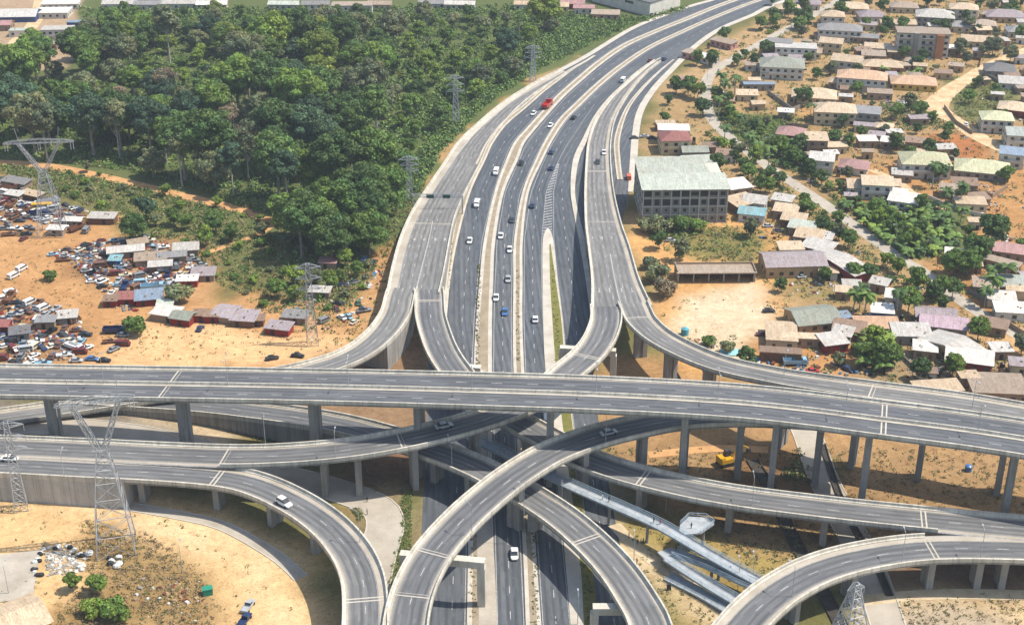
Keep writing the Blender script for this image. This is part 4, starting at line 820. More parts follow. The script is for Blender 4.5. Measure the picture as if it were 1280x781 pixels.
mass("dry_weeds", [([(740,560),(1290,560),(1290,640),(1000,640),(850,620)], 900), ([(850,620),(1000,650),(1150,665),(1060,700),(930,700),(870,660)], 500), ([(430,600),(540,560),(520,600),(470,625)], 60), ([(0,612),(170,630),(310,690),(380,781),(0,781)], 110), ([(1070,745),(1290,740),(1290,781),(1070,781)], 160), ([(120,400),(470,400),(440,440),(60,455)], 260), ([(0,300),(100,300),(120,400),(0,370)], 120), ([(800,265),(985,265),(985,440),(880,440)], 420), ([(800,700),(830,781),(800,781)], 60), ([(1060,440),(1290,430),(1290,495),(1100,480)], 260), ([(260,520),(330,530),(410,550),(330,555)], 100)], 1, [(.20,.19,.08),(.26,.22,.11),(.12,.14,.045),(.16,.11,.06),(.09,.12,.04)], .45, .7, .2, 8, 18, WHITEL)
mass("dry_brush", [([(100,650),(190,668),(255,720),(270,760),(260,800),(60,800),(80,760),(110,720)], 1100)], 1, [(.24,.19,.10),(.30,.23,.13),(.19,.16,.07),(.13,.14,.05),(.22,.15,.09)], .5, .8, .2, 9, 19, WHITEL)
mass("roadside_grass", [([(503,618),(515,612),(513,700),(492,745),(482,722),(492,680)], 520)], 1, [(.13,.17,.04),(.17,.19,.06),(.10,.15,.035)], .35, .55, .18, 9, 15, WHITEL)
mass("suburb_scrub", [(SUB, 3000), ([(1050,255),(1190,262),(1200,320),(1130,320)], 500), ([(880,140),(1000,150),(1010,225),(950,195)], 380), ([(1100,130),(1180,128),(1190,160),(1110,165)], 300), ([(1180,100),(1260,95),(1270,150),(1200,160)], 200), ([(850,285),(950,285),(950,330),(850,325)], 120), ([(815,270),(860,280),(850,300),(812,300)], 120),([(1000,560),(1040,560),(1015,605),(975,600)], 40)], 1, cD+cG, 1.2, 1.6, .36, 12, 14, WHITEL)
# small trees and bushes outside the forest
for px, py, k, lf, s, lab in [(92,738,'small','bright green',.55,'bright green bush-like tree beside the ring of sacks'),(122,742,'small','bright green',.58,'bright green bushy tree beside the other one near the ring of sacks'),(146,772,'bush','mid green',1.5,'low green bush beside the two pale trees and the tan roof'),(118,768,'bush','bright green',1.2,'small bright bush at the lower edge on pale dirt'),
  (170,302,'dome','deep green',.62,'dark round tree standing behind the scrapyard sheds'),(183,275,'small','blue-green',1.1,'dark blue-green tree on the scrub above the sheds'),(270,292,'small','mid green',.9,'green tree on the scrub below the dirt track'),(64,350,'bush','mid green',1.1,'lone green bush on the bare scrapyard dirt'),(171,417,'bush','mid green',1.8,'green bush beside the red car on pale dirt'),(222,378,'bush','grey-green',2.0,'grey-green bush beside the red walled shed')]:
    x, y, _ = P(px, py); plant(k, x, y, lf, s, '', 'trees and bushes on open ground', label=lab)
for x, y in scatter(SCRUB1, 7, 34, 21)+scatter(SCRUB2, 7, 40, 22): plant(R.choice(['bush', 'bush', 'small']), x, y, R.choice(['mid green', 'grey-green', 'bright green', 'mid green']), R.uniform(.45, .95), 'on the scrapyard scrub', 'bushes on the scrub')
# ------------------------------------------------------------------ palms and banana plants
def palm_data(seed, h, fl, nf, blade):
    rs = np.random.RandomState(seed); mb = MB(); px = rs.normal(0, .5, 2)
    for i in range(5):
        a = Vector((px[0]*(i/5)**2, px[1]*(i/5)**2, h*i/5-.3*(i == 0))); b = Vector((px[0]*((i+1)/5)**2, px[1]*((i+1)/5)**2, h*(i+1)/5)); mb.tube(a, b, .26-.025*i, .24-.025*i, 6, cap=False)
    c = np.array([px[0], px[1], h]); Q, S = [], []
    for k in range(nf):
        az = rs.uniform(0, 6.28); el = rs.uniform(-.1, 1.1); u = np.array([math.cos(az), math.sin(az)]); side = np.array([-u[1], u[0], 0]); p = c.copy(); prev = p
        n = 8; sh = rs.uniform(.75, 1.2)
        for i in range(n):
            e = el-1.9*(i/n)**1.3; stp = fl/n; q = prev+np.array([u[0]*math.cos(e), u[1]*math.cos(e), math.sin(e)])*stp
            w = blade*math.sin(math.pi*min(1, (i+.6)/n))**.6; dr = np.array([0, 0, -w*.45])
            for s in (-1, 1): Q.append(np.array([prev, q, q+side*w*s+dr, prev+side*w*s+dr])); S.append([sh*rs.uniform(.8, 1.15)]*3)
            prev = q
    return mb, np.array(Q), np.array(S)
PALM = []
for i in range(3):
    mb, Q, S = palm_data(40+i, 7.5+i, 4.2, 18, .8); o = mb.build("trunk", TRUNKP); PALM.append((o.data, quad_mesh("fronds", Q, S, LEAF['mid green']))); bpy.data.objects.remove(o)
BAN = []
for i in range(2):
    mb, Q, S = palm_data(60+i, 1.8, 2.9, 11, .75); o = mb.build("stem", LEAF['mid green']); BAN.append((o.data, quad_mesh("leaf_blades", Q, S, LEAF['bright green']))); bpy.data.objects.remove(o)
def palm(px, py, s=1.0, ban=False, where='among the houses', lf='mid green'):
    x, y, _ = P(px, py); root = empty('banana_plant' if ban else 'palm_tree', (x, y, 0), R.uniform(0, 6.28)); root.scale = (s, s, s*R.uniform(.85, 1.2))
    d = R.choice(BAN if ban else PALM)
    for nm, me in ((('stem' if ban else 'trunk'), d[0]), ('crown', d[1])):
        o = bpy.data.objects.new(nm, me); link(o); o.parent = root
        if nm == 'crown': o.material_slots[0].link = 'OBJECT'; o.material_slots[0].material = LEAF[lf]
    want(root, f"{lf} {'banana plant' if ban else 'palm'} {where}", 'banana plant' if ban else 'palm', 'banana plants in the suburb' if ban else 'palms in the suburb')
for px, py in [(898,145),(905,128),(912,150),(926,165),(900,112),(1180,262),(1200,280),(1181,222),(1222,330),(1238,360),(1238,375),(1200,258),(934,188),(960,212),(1074,388),(1066,392),(1080,396),(1230,385),(1012,150),(1165,235),(1255,362),(905,180),(918,120),(1120,395)]: palm(px, py, R.uniform(.8, 1.15), where='in suburb', lf=R.choice(['mid green', 'deep green']))
for x, y in scatter([(1050,258),(1110,255),(1185,265),(1200,318),(1135,322),(1085,290)], 4.4, 70, 31)+scatter([(935,180),(985,172),(1005,205),(965,215)], 5, 16, 32)+scatter([(1072,425),(1110,420),(1115,470),(1075,465)], 5, 12, 33)+scatter([(1095,80),(1160,75),(1150,100),(1100,98)], 6, 8, 34):
    px, py = scr(x, y); palm(px, py, R.uniform(.9, 1.4), True, 'in a grove', R.choice(['mid green', 'bright green', 'deep green']))
for px, py, k, lf, s in [(878,145,'small','deep green',.95),(1003,133,'small','deep green',1.1),(890,84,'small','deep green',1.0),(952,62,'small','deep green',.95),(1104,36,'small','mid green',.95),(1008,28,'small','deep green',1.0),(985,22,'small','mid green',1.1),(965,30,'small','mid green',1.0),(950,38,'small','mid green',.95),(1240,70,'dome','grey-green',.55),(1262,78,'dome','grey-green',.5),(1235,300,'small','deep green',1.1),(1245,306,'small','deep green',1.2),(1215,322,'small','mid green',1.0),(1190,345,'dome','mid green',.55),(1208,345,'dome','mid green',.55),(1225,328,'small','deep green',1.1),(1140,250,'small','mid green',.8),(1146,362,'small','mid green',.9),(1175,372,'small','mid green',.9),(1190,372,'small','deep green',.8),(1135,390,'small','mid green',1.0),(1150,400,'small','bright green',.8),(1215,415,'small','bright green',.9),(1090,440,'small','bright green',1.0),(1100,462,'small','mid green',1.0),(1078,455,'small','mid green',.9),(895,210,'small','deep green',.9),(935,225,'small','mid green',.8),(950,240,'small','mid green',.8),(1010,222,'small','deep green',.9),(1118,190,'small','deep green',.95),(1060,187,'small','mid green',.8),(1135,140,'small','grey-green',1.0),(1120,150,'small','mid green',.9),(1148,150,'small','mid green',1.0),(1210,130,'small','mid green',.8),(1240,210,'small','mid green',.8),(860,120,'small','deep green',1.1),(845,118,'small','deep green',1.0),(872,125,'small','bright green',1.0),(868,75,'small','mid green',.9),(905,52,'small','deep green',.9),(1020,100,'small','mid green',.7),(1010,80,'small','mid green',.7),(1060,310,'small','mid green',.8),(1075,330,'small','deep green',.7),(1040,300,'small','mid green',.8),(1028,292,'small','deep green',.8),(1005,268,'small','mid green',.7),(1042,182,'small','deep green',.8),(1048,152,'small','deep green',.7),(1166,218,'small','deep green',.9),(1185,170,'small','mid green',.7),(1070,120,'small','mid green',.8),(1200,250,'small','grey-green',.8),(1200,70,'small','grey-green',1.0),(975,195,'small','mid green',1.0),(945,205,'small','bright green',.9),(990,205,'small','mid green',.9),(1000,190,'small','deep green',.9),(825,292,'bush','grey-green',1.9),(848,285,'bush','mid green',1.8),(870,288,'bush','mid green',1.5),(808,290,'bush','grey-green',1.6),(812,335,'bush','grey-green',1.3),(820,352,'bush','grey-green',1.9),(832,370,'bush','brown-grey',1.8),(885,432,'bush','mid green',1.0),(910,440,'bush','grey-green',1.1)]:
    x, y, _ = P(px, py)
    while on_house(x, y): y -= 1.0
    plant(k, x, y, lf, s, 'in the suburb', 'trees in the suburb')
av = []
for x, y in [t for t in scatter(SUB, 9, 190, 41) if all(np.min(np.hypot(C[:, 0]-t[0], C[:, 1]-t[1])-W/2) > 4 for C, W in ROADS) and not on_house(*t) and not inpoly(YARDP, *scr(*t))]: plant('small' if R.random() < .6 else 'bush', x, y, R.choice(['mid green', 'deep green', 'grey-green']), R.uniform(.5, .95), 'in the suburb', 'trees in the suburb')
for x, y in scatter([(960,5),(1290,-8),(1290,40),(1100,50),(1000,40)], 11, 26, 42): plant('small', x, y, R.choice(['mid green', 'deep green', 'grey-green']), R.uniform(.7, 1.0), 'in the suburb', 'trees in the suburb')
LN = [([(886,140),(905,148),(1040,246),(1125,308),(1150,325),(1160,318),(1125,290),(1045,232),(960,180),(915,140),(900,110)], 46, 45), ([(885,165),(945,208),(1030,268),(1110,330),(1190,385),(1180,395),(1090,335),(1020,285),(930,222),(880,180)], 40, 46), ([(920,70),(1000,15),(1030,-5),(1045,0),(1010,30),(930,80),(900,100)], 14, 47)]
for poly, n_, sd in LN:
    for x, y in scatter(poly, 5.2, n_, sd):
        if off_road(x, y, 1.2) and not on_house(x, y): plant(R.choice(['small', 'bush', 'small']), x, y, R.choice(['mid green', 'deep green', 'bright green', 'mid green']), R.uniform(.45, .85), 'beside the suburb street', 'trees along the suburb street')
mass("street_side_growth", [(LN[0][0], 330), (LN[1][0], 300), (LN[2][0], 120), ([(835,300),(860,283),(880,290),(850,310)], 40)], 1, cG+cD[:2], 1.4, 1.5, .38, 12, 20, WHITEL)
# ------------------------------------------------------------------ houses
def roofm(key, hx, f=.9):
    k = "roof_"+key
    if k in MATS: return MATS[k]
    m, nt, N, L, b = _new(k); c = hexc(hx, f); g_ = (c[0]+c[1]+c[2])/3; c = tuple(x*.68+y*.32 for x, y in zip(c, (g_*1.04+.03, g_+.02, g_*.93+.01))); oc = objc(nt); co = pos(nt)
    mp = N.new("ShaderNodeMapping"); mp.inputs['Scale'].default_value = (1.6, .16, .3); L.new(oc, mp.inputs[0])
    st = noise(nt, mp.outputs[0], 1.0, 4, .7); n2 = noise(nt, co, .35, 5, .7); oi = N.new("ShaderNodeObjectInfo")
    col = mix(nt, ramp(nt, st, .38, .62, 0, .75), c, tuple(x*.6 for x in c)); col = mix(nt, ramp(nt, noise(nt, co, 1.4, 4, .8), .45, .75, 0, .5), col, tuple(min(1, x*1.25) for x in c)); col = mix(nt, ramp(nt, n2, .5, .68, 0, .65), col, tuple(a*.5+b_*.5 for a, b_ in zip(c, (.26, .14, .07))))
    col = mix(nt, oi.outputs['Random'], col, mix(nt, 1.0, col, (.8, .78, .76), 'MULTIPLY'))
    vo = N.new("ShaderNodeTexVoronoi"); vo.distance = 'CHEBYCHEV'; vo.inputs['Randomness'].default_value = .6; mpv = N.new("ShaderNodeMapping"); mpv.inputs['Scale'].default_value = (.8, .3, .3); L.new(oc, mpv.inputs[0]); L.new(mpv.outputs[0], vo.inputs[0])
    sc_ = N.new("ShaderNodeSeparateColor"); L.new(vo.outputs['Color'], sc_.inputs[0]); col = mix(nt, ramp(nt, sc_.outputs[0], .55, .95, 0, .6), col, mix(nt, 1.0, col, (.62, .5, .4), 'MULTIPLY')); col = mix(nt, ramp(nt, sc_.outputs[1], .7, 1, 0, .5), col, mix(nt, 1.0, col, (1.3, 1.3, 1.3), 'MULTIPLY'))
    wv = N.new("ShaderNodeTexWave"); wv.bands_direction = 'X'; wv.inputs['Scale'].default_value = 1.6; L.new(oc, wv.inputs[0]); bump(nt, b, wv.outputs[0], .5, .05)
    L.new(col, b.inputs['Base Color']); b.inputs['Roughness'].default_value = .55; return m
RC = {'tan': '#d9bd92', 'white': '#e8e6de', 'pale grey': '#c9c8c2', 'grey': '#8d9094', 'dark grey': '#676d74', 'green': '#97a596', 'pale green': '#bccabb', 'yellow-green': '#ccd09a', 'mauve': '#9a8a94', 'pink': '#b98080', 'red': '#a8504a', 'orange-tan': '#dba877', 'blue': '#7d9fc0', 'rusty': '#9c7a5c', 'dusty brown': '#b09a80', 'teal': '#a3b3ac', 'turquoise': '#6fc0cf', 'mauve-grey': '#a99da6', 'lilac': '#b797ab'}
RM = {k: roofm(k.replace(' ', '_').replace('-', '_'), v[1:]) for k, v in RC.items()}
WC = {'white': hexc('ddd8cc', .85), 'cream': hexc('d8c8a4', .85), 'grey': hexc('9c968c', .85), 'block': hexc('a58e76', .85), 'tan': hexc('c8aa80', .85), 'red': hexc('93342c', .9), 'brown': hexc('7a5a44', .9), 'orange': hexc('c98a5e', .85), 'blue': hexc('3c5f9c', .85), 'pink': hexc('c9958a', .85), 'yellow': hexc('d8b450', .85), 'green': hexc('9fb77f', .85)}
WM = {k: plain("wall_"+k, c, tuple(x*.72 for x in c), .3, .9, small=.45, var=.2) for k, c in WC.items()}
UB = MB(); UB.box((0, 0, 0), (1, 1, 1)); _o = UB.build("unit_window", GLASS); UBM = _o.data; bpy.data.objects.remove(_o)
def ubox(name, parent, loc, size, mat, rz=0):
    o = bpy.data.objects.new(name, UBM); link(o); o.parent = parent; o.location = loc; o.scale = size; o.rotation_euler = (0, 0, rz)
    o.material_slots[0].link = 'OBJECT'; o.material_slots[0].material = mat; return o
FLW = {1: 'single storey', 2: 'two storey', 3: 'three storey', 4: 'four storey'}
def house(px, py, w, d, fl=1, rz=0, roof='hip', rc='tan', wc='cream', label=None, name=None, h=None, win=True, where='in the suburb', group='houses of the suburb'):
    h = (h or (3.1*fl+.3))+R.uniform(-.14, .16); x, y, _ = P(px, py, h+.5); rz = math.radians(rz); ov = .55; root = empty(name or ('house' if w > 7 else 'hut'), (x, y, 0), rz); noun = 'scrapyard shed' if name == 'shed' else ('house' if w > 7 else 'hut')+(' behind forest' if 'beyond' in where else '')
    mb = MB(); mb.box((0, 0, h/2-.1), (w, d, h+.2))
    if fl > 1 and win: mb.box((0, -d/2-.5, 3.1), (w*.6, 1.0, .22)); mb.box((0, -d/2-.96, 3.65), (w*.6, .08, .9))
    wo = mb.build("wall", WM[wc], root); mb = MB(); a, b = w/2+ov, d/2+ov; rh = min(a, b)*.42; z = h; t = .18
    if roof == 'hip':
        r = max(0, a-b*.95); vs = [(-a, -b, z), (a, -b, z), (a, b, z), (-a, b, z), (-r, 0, z+rh), (r, 0, z+rh), (-a, -b, z-t), (a, -b, z-t), (a, b, z-t), (-a, b, z-t)]
        if a < b*.95: r = b-a*.95; vs[4] = (0, -r, z+rh); vs[5] = (0, r, z+rh); fs = [(0, 1, 4), (1, 2, 5, 4), (2, 3, 5), (3, 0, 4, 5)]
        else: fs = [(0, 1, 5, 4), (1, 2, 5), (2, 3, 4, 5), (3, 0, 4)]
        mb.add(vs, fs+[(6, 7, 1, 0), (7, 8, 2, 1), (8, 9, 3, 2), (9, 6, 0, 3), (9, 8, 7, 6)])
    elif roof == 'gable':
        rh *= .8; vs = [(-a, -b, z), (a, -b, z), (a, 0, z+rh), (-a, 0, z+rh), (a, b, z), (-a, b, z)]; lo = [(p[0], p[1], p[2]-t) for p in vs]
        mb.add(vs+lo, [(0, 1, 2, 3), (3, 2, 4, 5), (7, 6, 9, 8), (8, 9, 11, 10), (0, 6, 7, 1), (5, 4, 10, 11), (1, 7, 8, 2), (2, 8, 10, 4), (0, 3, 9, 6), (3, 5, 11, 9)])
        wo2 = MB(); wo2.add([(-w/2, -d/2, h), (-w/2, d/2, h), (-w/2, 0, h+rh*.86), (w/2, -d/2, h), (w/2, d/2, h), (w/2, 0, h+rh*.86)], [(0, 2, 1), (3, 4, 5)]); wo2.build("gable_end", WM[wc], root)
    elif roof == 'mono':
        dz = d*.1; vs = [(-a, -b, z), (a, -b, z), (a, b, z+dz), (-a, b, z+dz)]; lo = [(p[0], p[1], p[2]-t) for p in vs]
        mb.add(vs+lo, [(0, 1, 2, 3), (7, 6, 5, 4), (0, 4, 5, 1), (1, 5, 6, 2), (2, 6, 7, 3), (3, 7, 4, 0)])
    else: mb.box((0, 0, h+.02), (w+.5, d+.5, .3))
    ro = mb.build("roof", RM[rc], root)
    if roof in ('flat', 'mono') and w < 13 and R.random() < .7:
        for _ in range(R.randint(1, 3)): ubox('roof_stone', ro, (R.uniform(-w*.4, w*.4), R.uniform(-d*.35, d*.35), h+.28+(d*.05 if roof == 'mono' else 0)), (R.uniform(.3, .6), R.uniform(.3, .6), .3), WM['block'])
    if win:
        for f in range(fl):
            zc = 3.1*f+1.75; n = max(1, int(w/3.4)); k0 = R.randint(0, n-1) if f == 0 else -1
            for i in range(n):
                xx = -w/2+(i+.5)*w/n
                if i == k0: ubox("door", root, (xx, -d/2-.03, 1.05), (1.0, .14, 2.1), WM['brown'])
                else: ubox("window", root, (xx, -d/2-.03, zc), (1.5, .14, 1.25), GLASS)
            n2 = max(1, int(d/4))
            for sx in (-1, 1):
                for i in range(n2): ubox("window", root, (sx*(w/2+.03), -d/2+(i+.5)*d/n2, zc), (.14, 1.3, 1.2), GLASS)
    else: ubox("door", root, (R.uniform(-.25, .25)*w, -d/2-.03, 1.0), (1.2, .14, 2.0), SHADEIN)
    if label: tag(root, label, 'house' if w > 7 else 'hut', group)
    else: want(root, f"{FLW[fl]+' ' if fl > 1 else ''}{wc} {noun} with {rc} {roof if roof in ('hip', 'gable', 'flat') else 'sloping'} roof", 'house' if w > 7 else 'hut', group)
    return root
for hsp in HS:
    px, py, w, d, fl, rz, rf, rc, wc = hsp; house(px, py, w, d, fl, rz*1.3+R.uniform(-7, 7), rf, rc, wc)
HB = [t[:2] for t in HB3]
def clear(x, y, d): return all(math.hypot(x-a, y-b) > d for a, b in HB) and all(np.min(np.hypot(C[:, 0]-x, C[:, 1]-y)-W/2) > d*.45 for C, W in ROADS)
k_ = 0
for x, y in scatter([(940,60),(1290,-5),(1290,490),(1120,470),(1000,340),(900,230),(900,110)], 8, 420, 88):
    if not clear(x, y, 9) or k_ > 72: continue
    px, py = scr(x, y)
    if inpoly([(1050,255),(1190,262),(1200,320),(1130,320)], px, py) or inpoly([(880,140),(1000,150),(1010,225),(950,195)], px, py): continue
    k_ += 1; w_ = R.uniform(4.5, 9.5); house(px, py-8, w_, w_*R.uniform(.55, .9), 1, R.uniform(-22, 12), R.choice(['mono', 'mono', 'gable', 'hip']), R.choice(['tan', 'pale grey', 'rusty', 'dusty brown', 'dusty brown', 'white', 'mauve-grey', 'tan']), R.choice(['block', 'cream', 'block', 'tan', 'white']), win=w_ > 7)
# mauve roofed hall, red barn, apartment block, unfinished building, open bays, warehouse
house(991,322,22,13,1,4,'gable','mauve-grey','tan',label='large hall with a broad mauve-grey roof beside the red walled barn',h=4.6)
house(1049,325,9,24,1,34,'gable','pale grey','red',label='long red walled barn with pale roof set diagonally beside the street',h=4)
def frame_block(name, label, cat, base, w, d, floors, fh, bays, rz, wallm, roofc, front_rows, group=None, side=True, frame=True):
    x, y, _ = P(*base); root = empty(name, (x, y, 0), math.radians(rz)); tag(root, label, cat, group); H = floors*fh
    mb = MB(); mb.box((0, d/2, H/2-.1), (w-.8, d-.8, H+.2)); mb.build("wall", wallm, root)
    mb = MB()
    for f in range(floors+1): mb.box((0, d/2, f*fh), (w, d, .32))
    for i in range(bays+1):
        xx = -w/2+.2+i*(w-.4)/bays
        mb.box((xx, .2, H/2), (.4, .42, H))
    for j in range(1, 6):
        for s in (-1, 1): mb.box((s*(w/2-.2), j*(d-.4)/5+.2, H/2), (.42, .4, H))
    if frame: mb.build("frame", CONC, root)
    for f, (ww, hh, off) in enumerate(front_rows):
        for i in range(bays):
            xx = -w/2+.2+(i+.5)*(w-.4)/bays; bw = (w-.4)/bays
            ubox("window", root, (xx, .37, f*fh+off), (bw*ww*(R.choice([1, 1, .62]) if frame else 1), .12, hh*(R.choice([1, 1, .7]) if frame else 1)), SHADEIN if frame else GLASS)  # unfinished bays have no glass: a dark panel paints their inner shade
        if side:
            for j in range(5):
                for s in (-1, 1): ubox("window", root, (s*(w/2-.37), .2+(j+.5)*(d-.4)/5, f*fh+off), (.12, (d-.4)/5*ww*.8, hh), SHADEIN if frame else GLASS)
    return root
b1 = frame_block("unfinished_building", "large unfinished concrete frame building with pale green metal roofs beside the slip road", "building", (855,279), 33.5, 30, 4, 3.5, 9, 1.5, WM['grey'], None, [(.32,1.3,1.9),(.32,1.3,1.9),(.78,2.5,1.75),(.8,2.2,1.8)])
mb = MB(); H = 14.0; mb.add([(-17.4,-1,H+.5),(17.4,-1,H+.5),(17.4,14,H+1.8),(-17.4,14,H+1.8),(-17.4,-1,H+.3),(17.4,-1,H+.3),(17.4,14,H+1.6),(-17.4,14,H+1.6)], [(0,1,2,3),(7,6,5,4),(0,4,5,1),(1,5,6,2),(3,7,4,0)]); mb.build("roof", RM['pale green'], b1)
mb = MB(); mb.add([(-17.2,14.3,H+1.2),(12,14.3,H+1.2),(10,31,H+2.6),(-17.2,31,H+2.6),(-17.2,14.3,H+1.0),(12,14.3,H+1.0),(10,31,H+2.4),(-17.2,31,H+2.4)], [(0,1,2,3),(7,6,5,4),(0,4,5,1),(1,5,6,2),(2,6,7,3),(3,7,4,0)]); mb.build("roof", RM['pale green'], b1)
b2 = frame_block("apartment_block", "four storey apartment block with grey and orange facades among low houses", "building", (1152,72), 28, 13, 4, 3.2, 7, -8, WM['white'], None, [(.45,1.4,1.7)]*4, side=True, frame=False)
mb = MB(); mb.box((0, 6.5, 13), (28.6, 13.6, .5)); mb.build("roof", RM['dusty brown'], b2)
mb = MB(); mb.box((8.5, -.6, 6.4), (4.0, 2.0, 12.8)); mb.build("stair_tower", WM['orange'], b2)
mb = MB(); mb.box((-4, -.4, 6.5), (2.4, 1.6, 13.6)); mb.build("stair_tower", WM['grey'], b2)
for f in range(4):
    for sx in (-9.5, 2.5): mb = MB(); mb.box((sx, -.5, f*3.2+.5), (6, 1.4, .9)); mb.build("balcony", WM['grey'], b2)
b3 = empty("open_shed", (*P(895,353)[:2], 0), math.radians(1)); tag(b3, "long low unfinished concrete building with open bays behind the bare yard", "building")
mb = MB(); mb.box((0, 4, 2.4), (28, .3, 4.8)); mb.box((-14, 4-.0, 2.4), (.3, 8, 4.8)); mb.box((14, 4, 2.4), (.3, 8, 4.8)); mb.v = [(a, b+3 if abs(a) < 14.3 and b > 3.5 and b < 4.5 else b, c) for a, b, c in mb.v]; mb.build("wall", WM['block'], b3)
for i in range(6): mb = MB(); mb.box((-13.6+i*5.44, .2, 1.9), (.45, .45, 3.8)); mb.build("column", CONCP, b3)
mb = MB(); mb.box((0, 3.9, 3.95), (28.8, 9.6, .35)); mb.build("roof", RM['dusty brown'], b3)
b4 = empty("warehouse", (*P(812,20)[:2], 0), math.radians(0)); tag(b4, "large white walled warehouse beside the far bend of the motorway", "building")
A_ = [P(740,2), P(812,21), P(850,8), P(800,-16)]; o0 = b4.location; poly = [(a[0]-o0.x, a[1]-o0.y) for a in A_]
mb = MB(); mb.prism(poly, -.1, 8); mb.build("wall", WM['white'], b4); mb = MB(); cx = sum(p[0] for p in poly)/4; cy = sum(p[1] for p in poly)/4
mb.prism([(cx+(a-cx)*1.02, cy+(b-cy)*1.02) for a, b in poly], 8.0, 8.5); mb.build("roof", RM['dark grey'], b4)
for t in (.15, .4, .65): 
    p = (poly[0][0]+(poly[1][0]-poly[0][0])*t, poly[0][1]+(poly[1][1]-poly[0][1])*t); ubox("window", b4, (p[0], p[1], 5.6), (7, .5, 1.4), GLASS, math.atan2(poly[1][1]-poly[0][1], poly[1][0]-poly[0][0]))
# buildings beyond the forest
for px, py, w, d, fl, rz, rf, rc, wc in [(72,34,17,9,2,4,'flat','pale grey','white'),(66,12,20,14,1,3,'flat','white','white'),(76,2,22,9,1,3,'mono','white','white'),(22,16,24,16,1,3,'gable','pale grey','blue'),(4,28,10,9,1,3,'gable','pink','block'),(22,36,9,6,1,3,'flat','pale green','white'),(30,80,14,7,1,4,'mono','white','white'),(20,72,22,6,1,6,'flat','dusty brown','block'),(46,53,22,6,1,5,'flat','dusty brown','block'),(92,26,7,5,1,0,'flat','blue','blue'),
  (150,2,20,9,1,2,'gable','pale grey','white'),(185,3,16,8,1,0,'gable','grey','white'),(225,2,22,8,1,2,'gable','pale grey','white'),(265,3,18,8,1,2,'gable','white','cream'),(355,3,18,8,1,-2,'gable','pale green','white'),(395,3,16,8,2,2,'gable','grey','white'),(440,4,24,10,2,2,'flat','dusty brown','white'),(475,3,14,8,1,-2,'gable','dusty brown','cream'),(540,2,16,8,1,2,'gable','grey','white'),(575,3,18,8,1,-4,'gable','pale grey','white'),(660,3,16,8,1,-3,'gable','tan','white'),(690,5,20,9,1,-4,'gable','tan','cream'),(716,2,14,8,1,-4,'gable','pink','red'),(757,15,16,8,1,-6,'mono','dusty brown','pink'),(730,8,12,6,1,-4,'mono','pink','white')]:
    house(px, py, w, d, fl, rz, rf, rc, wc, where='beyond the forest', group='buildings beyond the forest')
for i, (x, y) in enumerate(scatter([(140,-2),(700,-4),(800,-30),(140,-34)], 24, 44, 77)):
    px, py = scr(x, y); house(px, py-8, R.uniform(12, 22), R.uniform(8, 12), R.choice([1, 1, 2]), R.uniform(-10, 10), R.choice(['gable', 'flat', 'hip']), R.choice(['pale grey', 'grey', 'tan', 'white', 'dusty brown']), R.choice(['white', 'cream', 'block']), where='beyond the forest', group='buildings beyond the forest', win=False)
# compound walls
def wall(pts, h=2.0, mat='block', lab=''):
    x, y, _ = P(*pts[0]); mb = MB()
    for a, b in zip(pts, pts[1:]):
        A = Vector(P(*a)); B = Vector(P(*b)); dd = B-A; c = (A+B)/2; mb.box((c.x-x, c.y-y, h/2-.1), (dd.length+.2, .24, h+.2), math.atan2(dd.y, dd.x))
    o = mb.build("garden_wall", WM[mat]); o.location = (x, y, 0); want(o, lab, 'wall', 'block walls round the yards')
for pts, h, m in [([(960,118),(990,140),(1000,136)],2.2,'grey'),([(1092,150),(1130,172),(1110,182)],2,'block'),([(1225,92),(1275,118)],2,'grey'),([(1180,135),(1195,155),(1215,168)],1.8,'block'),([(1160,248),(1200,266),(1232,272)],1.6,'white'),([(1200,238),(1240,248),(1258,236)],2,'block'),([(925,108),(968,110)],3,'grey'),([(975,410),(990,430),(1030,428)],1.8,'tan'),([(1120,440),(1150,470),(1180,462)],1.4,'grey'),([(1130,405),(1160,450)],1.4,'block'),([(1210,365),(1245,385),(1270,400)],1.6,'grey'),([(905,262),(900,240),(915,236)],2,'brown'),([(1190,72),(1226,76),(1224,84)],1.6,'brown'),([(985,158),(1010,160)],1.8,'block'),([(1100,60),(1135,64)],2,'grey'),([(1190,440),(1240,470)],1.8,'block'),([(1240,395),(1280,420)],1.8,'block')]:
    wall(pts, h, m, f'low {m} wall round a yard in the suburb')
# masonry wall of the unfinished house plots
def rs_scatter(poly, n, seed):
    rr = random.Random(seed); W = [P(x, y) for x, y in poly]; xs = [w[0] for w in W]; ys = [w[1] for w in W]; out = []; clump = (0, 0)
    for t in range(n*20):
        if R.random() < .5 or not out: x = rr.uniform(min(xs), max(xs)); y = rr.uniform(min(ys), max(ys))
        else: a, b = out[rr.randint(0, len(out)-1)]; x = a+rr.gauss(0, 1.6); y = b+rr.gauss(0, 1.6)
        if inpoly(poly, *scr(x, y)) and off_road(x, y, .6): out.append((x, y))
        if len(out) >= n: break
    return out
def rubble(name, polys, cols, seed, smin=.3, smax=1.2, hmax=.8):
    rs = np.random.RandomState(seed); mb = MB(); cm = []
    for poly, n in polys:
        for x, y in rs_scatter(poly, n, seed):
            s = rs.uniform(smin, smax); mb.box((x, y, s*hmax*.3), (s, s*rs.uniform(.5, 1.6), s*hmax), rs.uniform(0, 3), rs.randint(len(cols)), taper=rs.uniform(.4, 1))
    o = mb.build(name, cols); o['kind'] = 'stuff'; return o
JC = [plain("junk_"+n, hexc(c, .85), None, 1.0, .6) for n, c in (('white', 'dcdad2'), ('grey', '8c8d8f'), ('dark', '2e3033'), ('rust', '7e4a32'), ('red', '9a3a34'), ('blue', '4f7fa8'), ('tan', 'b99c74'))]
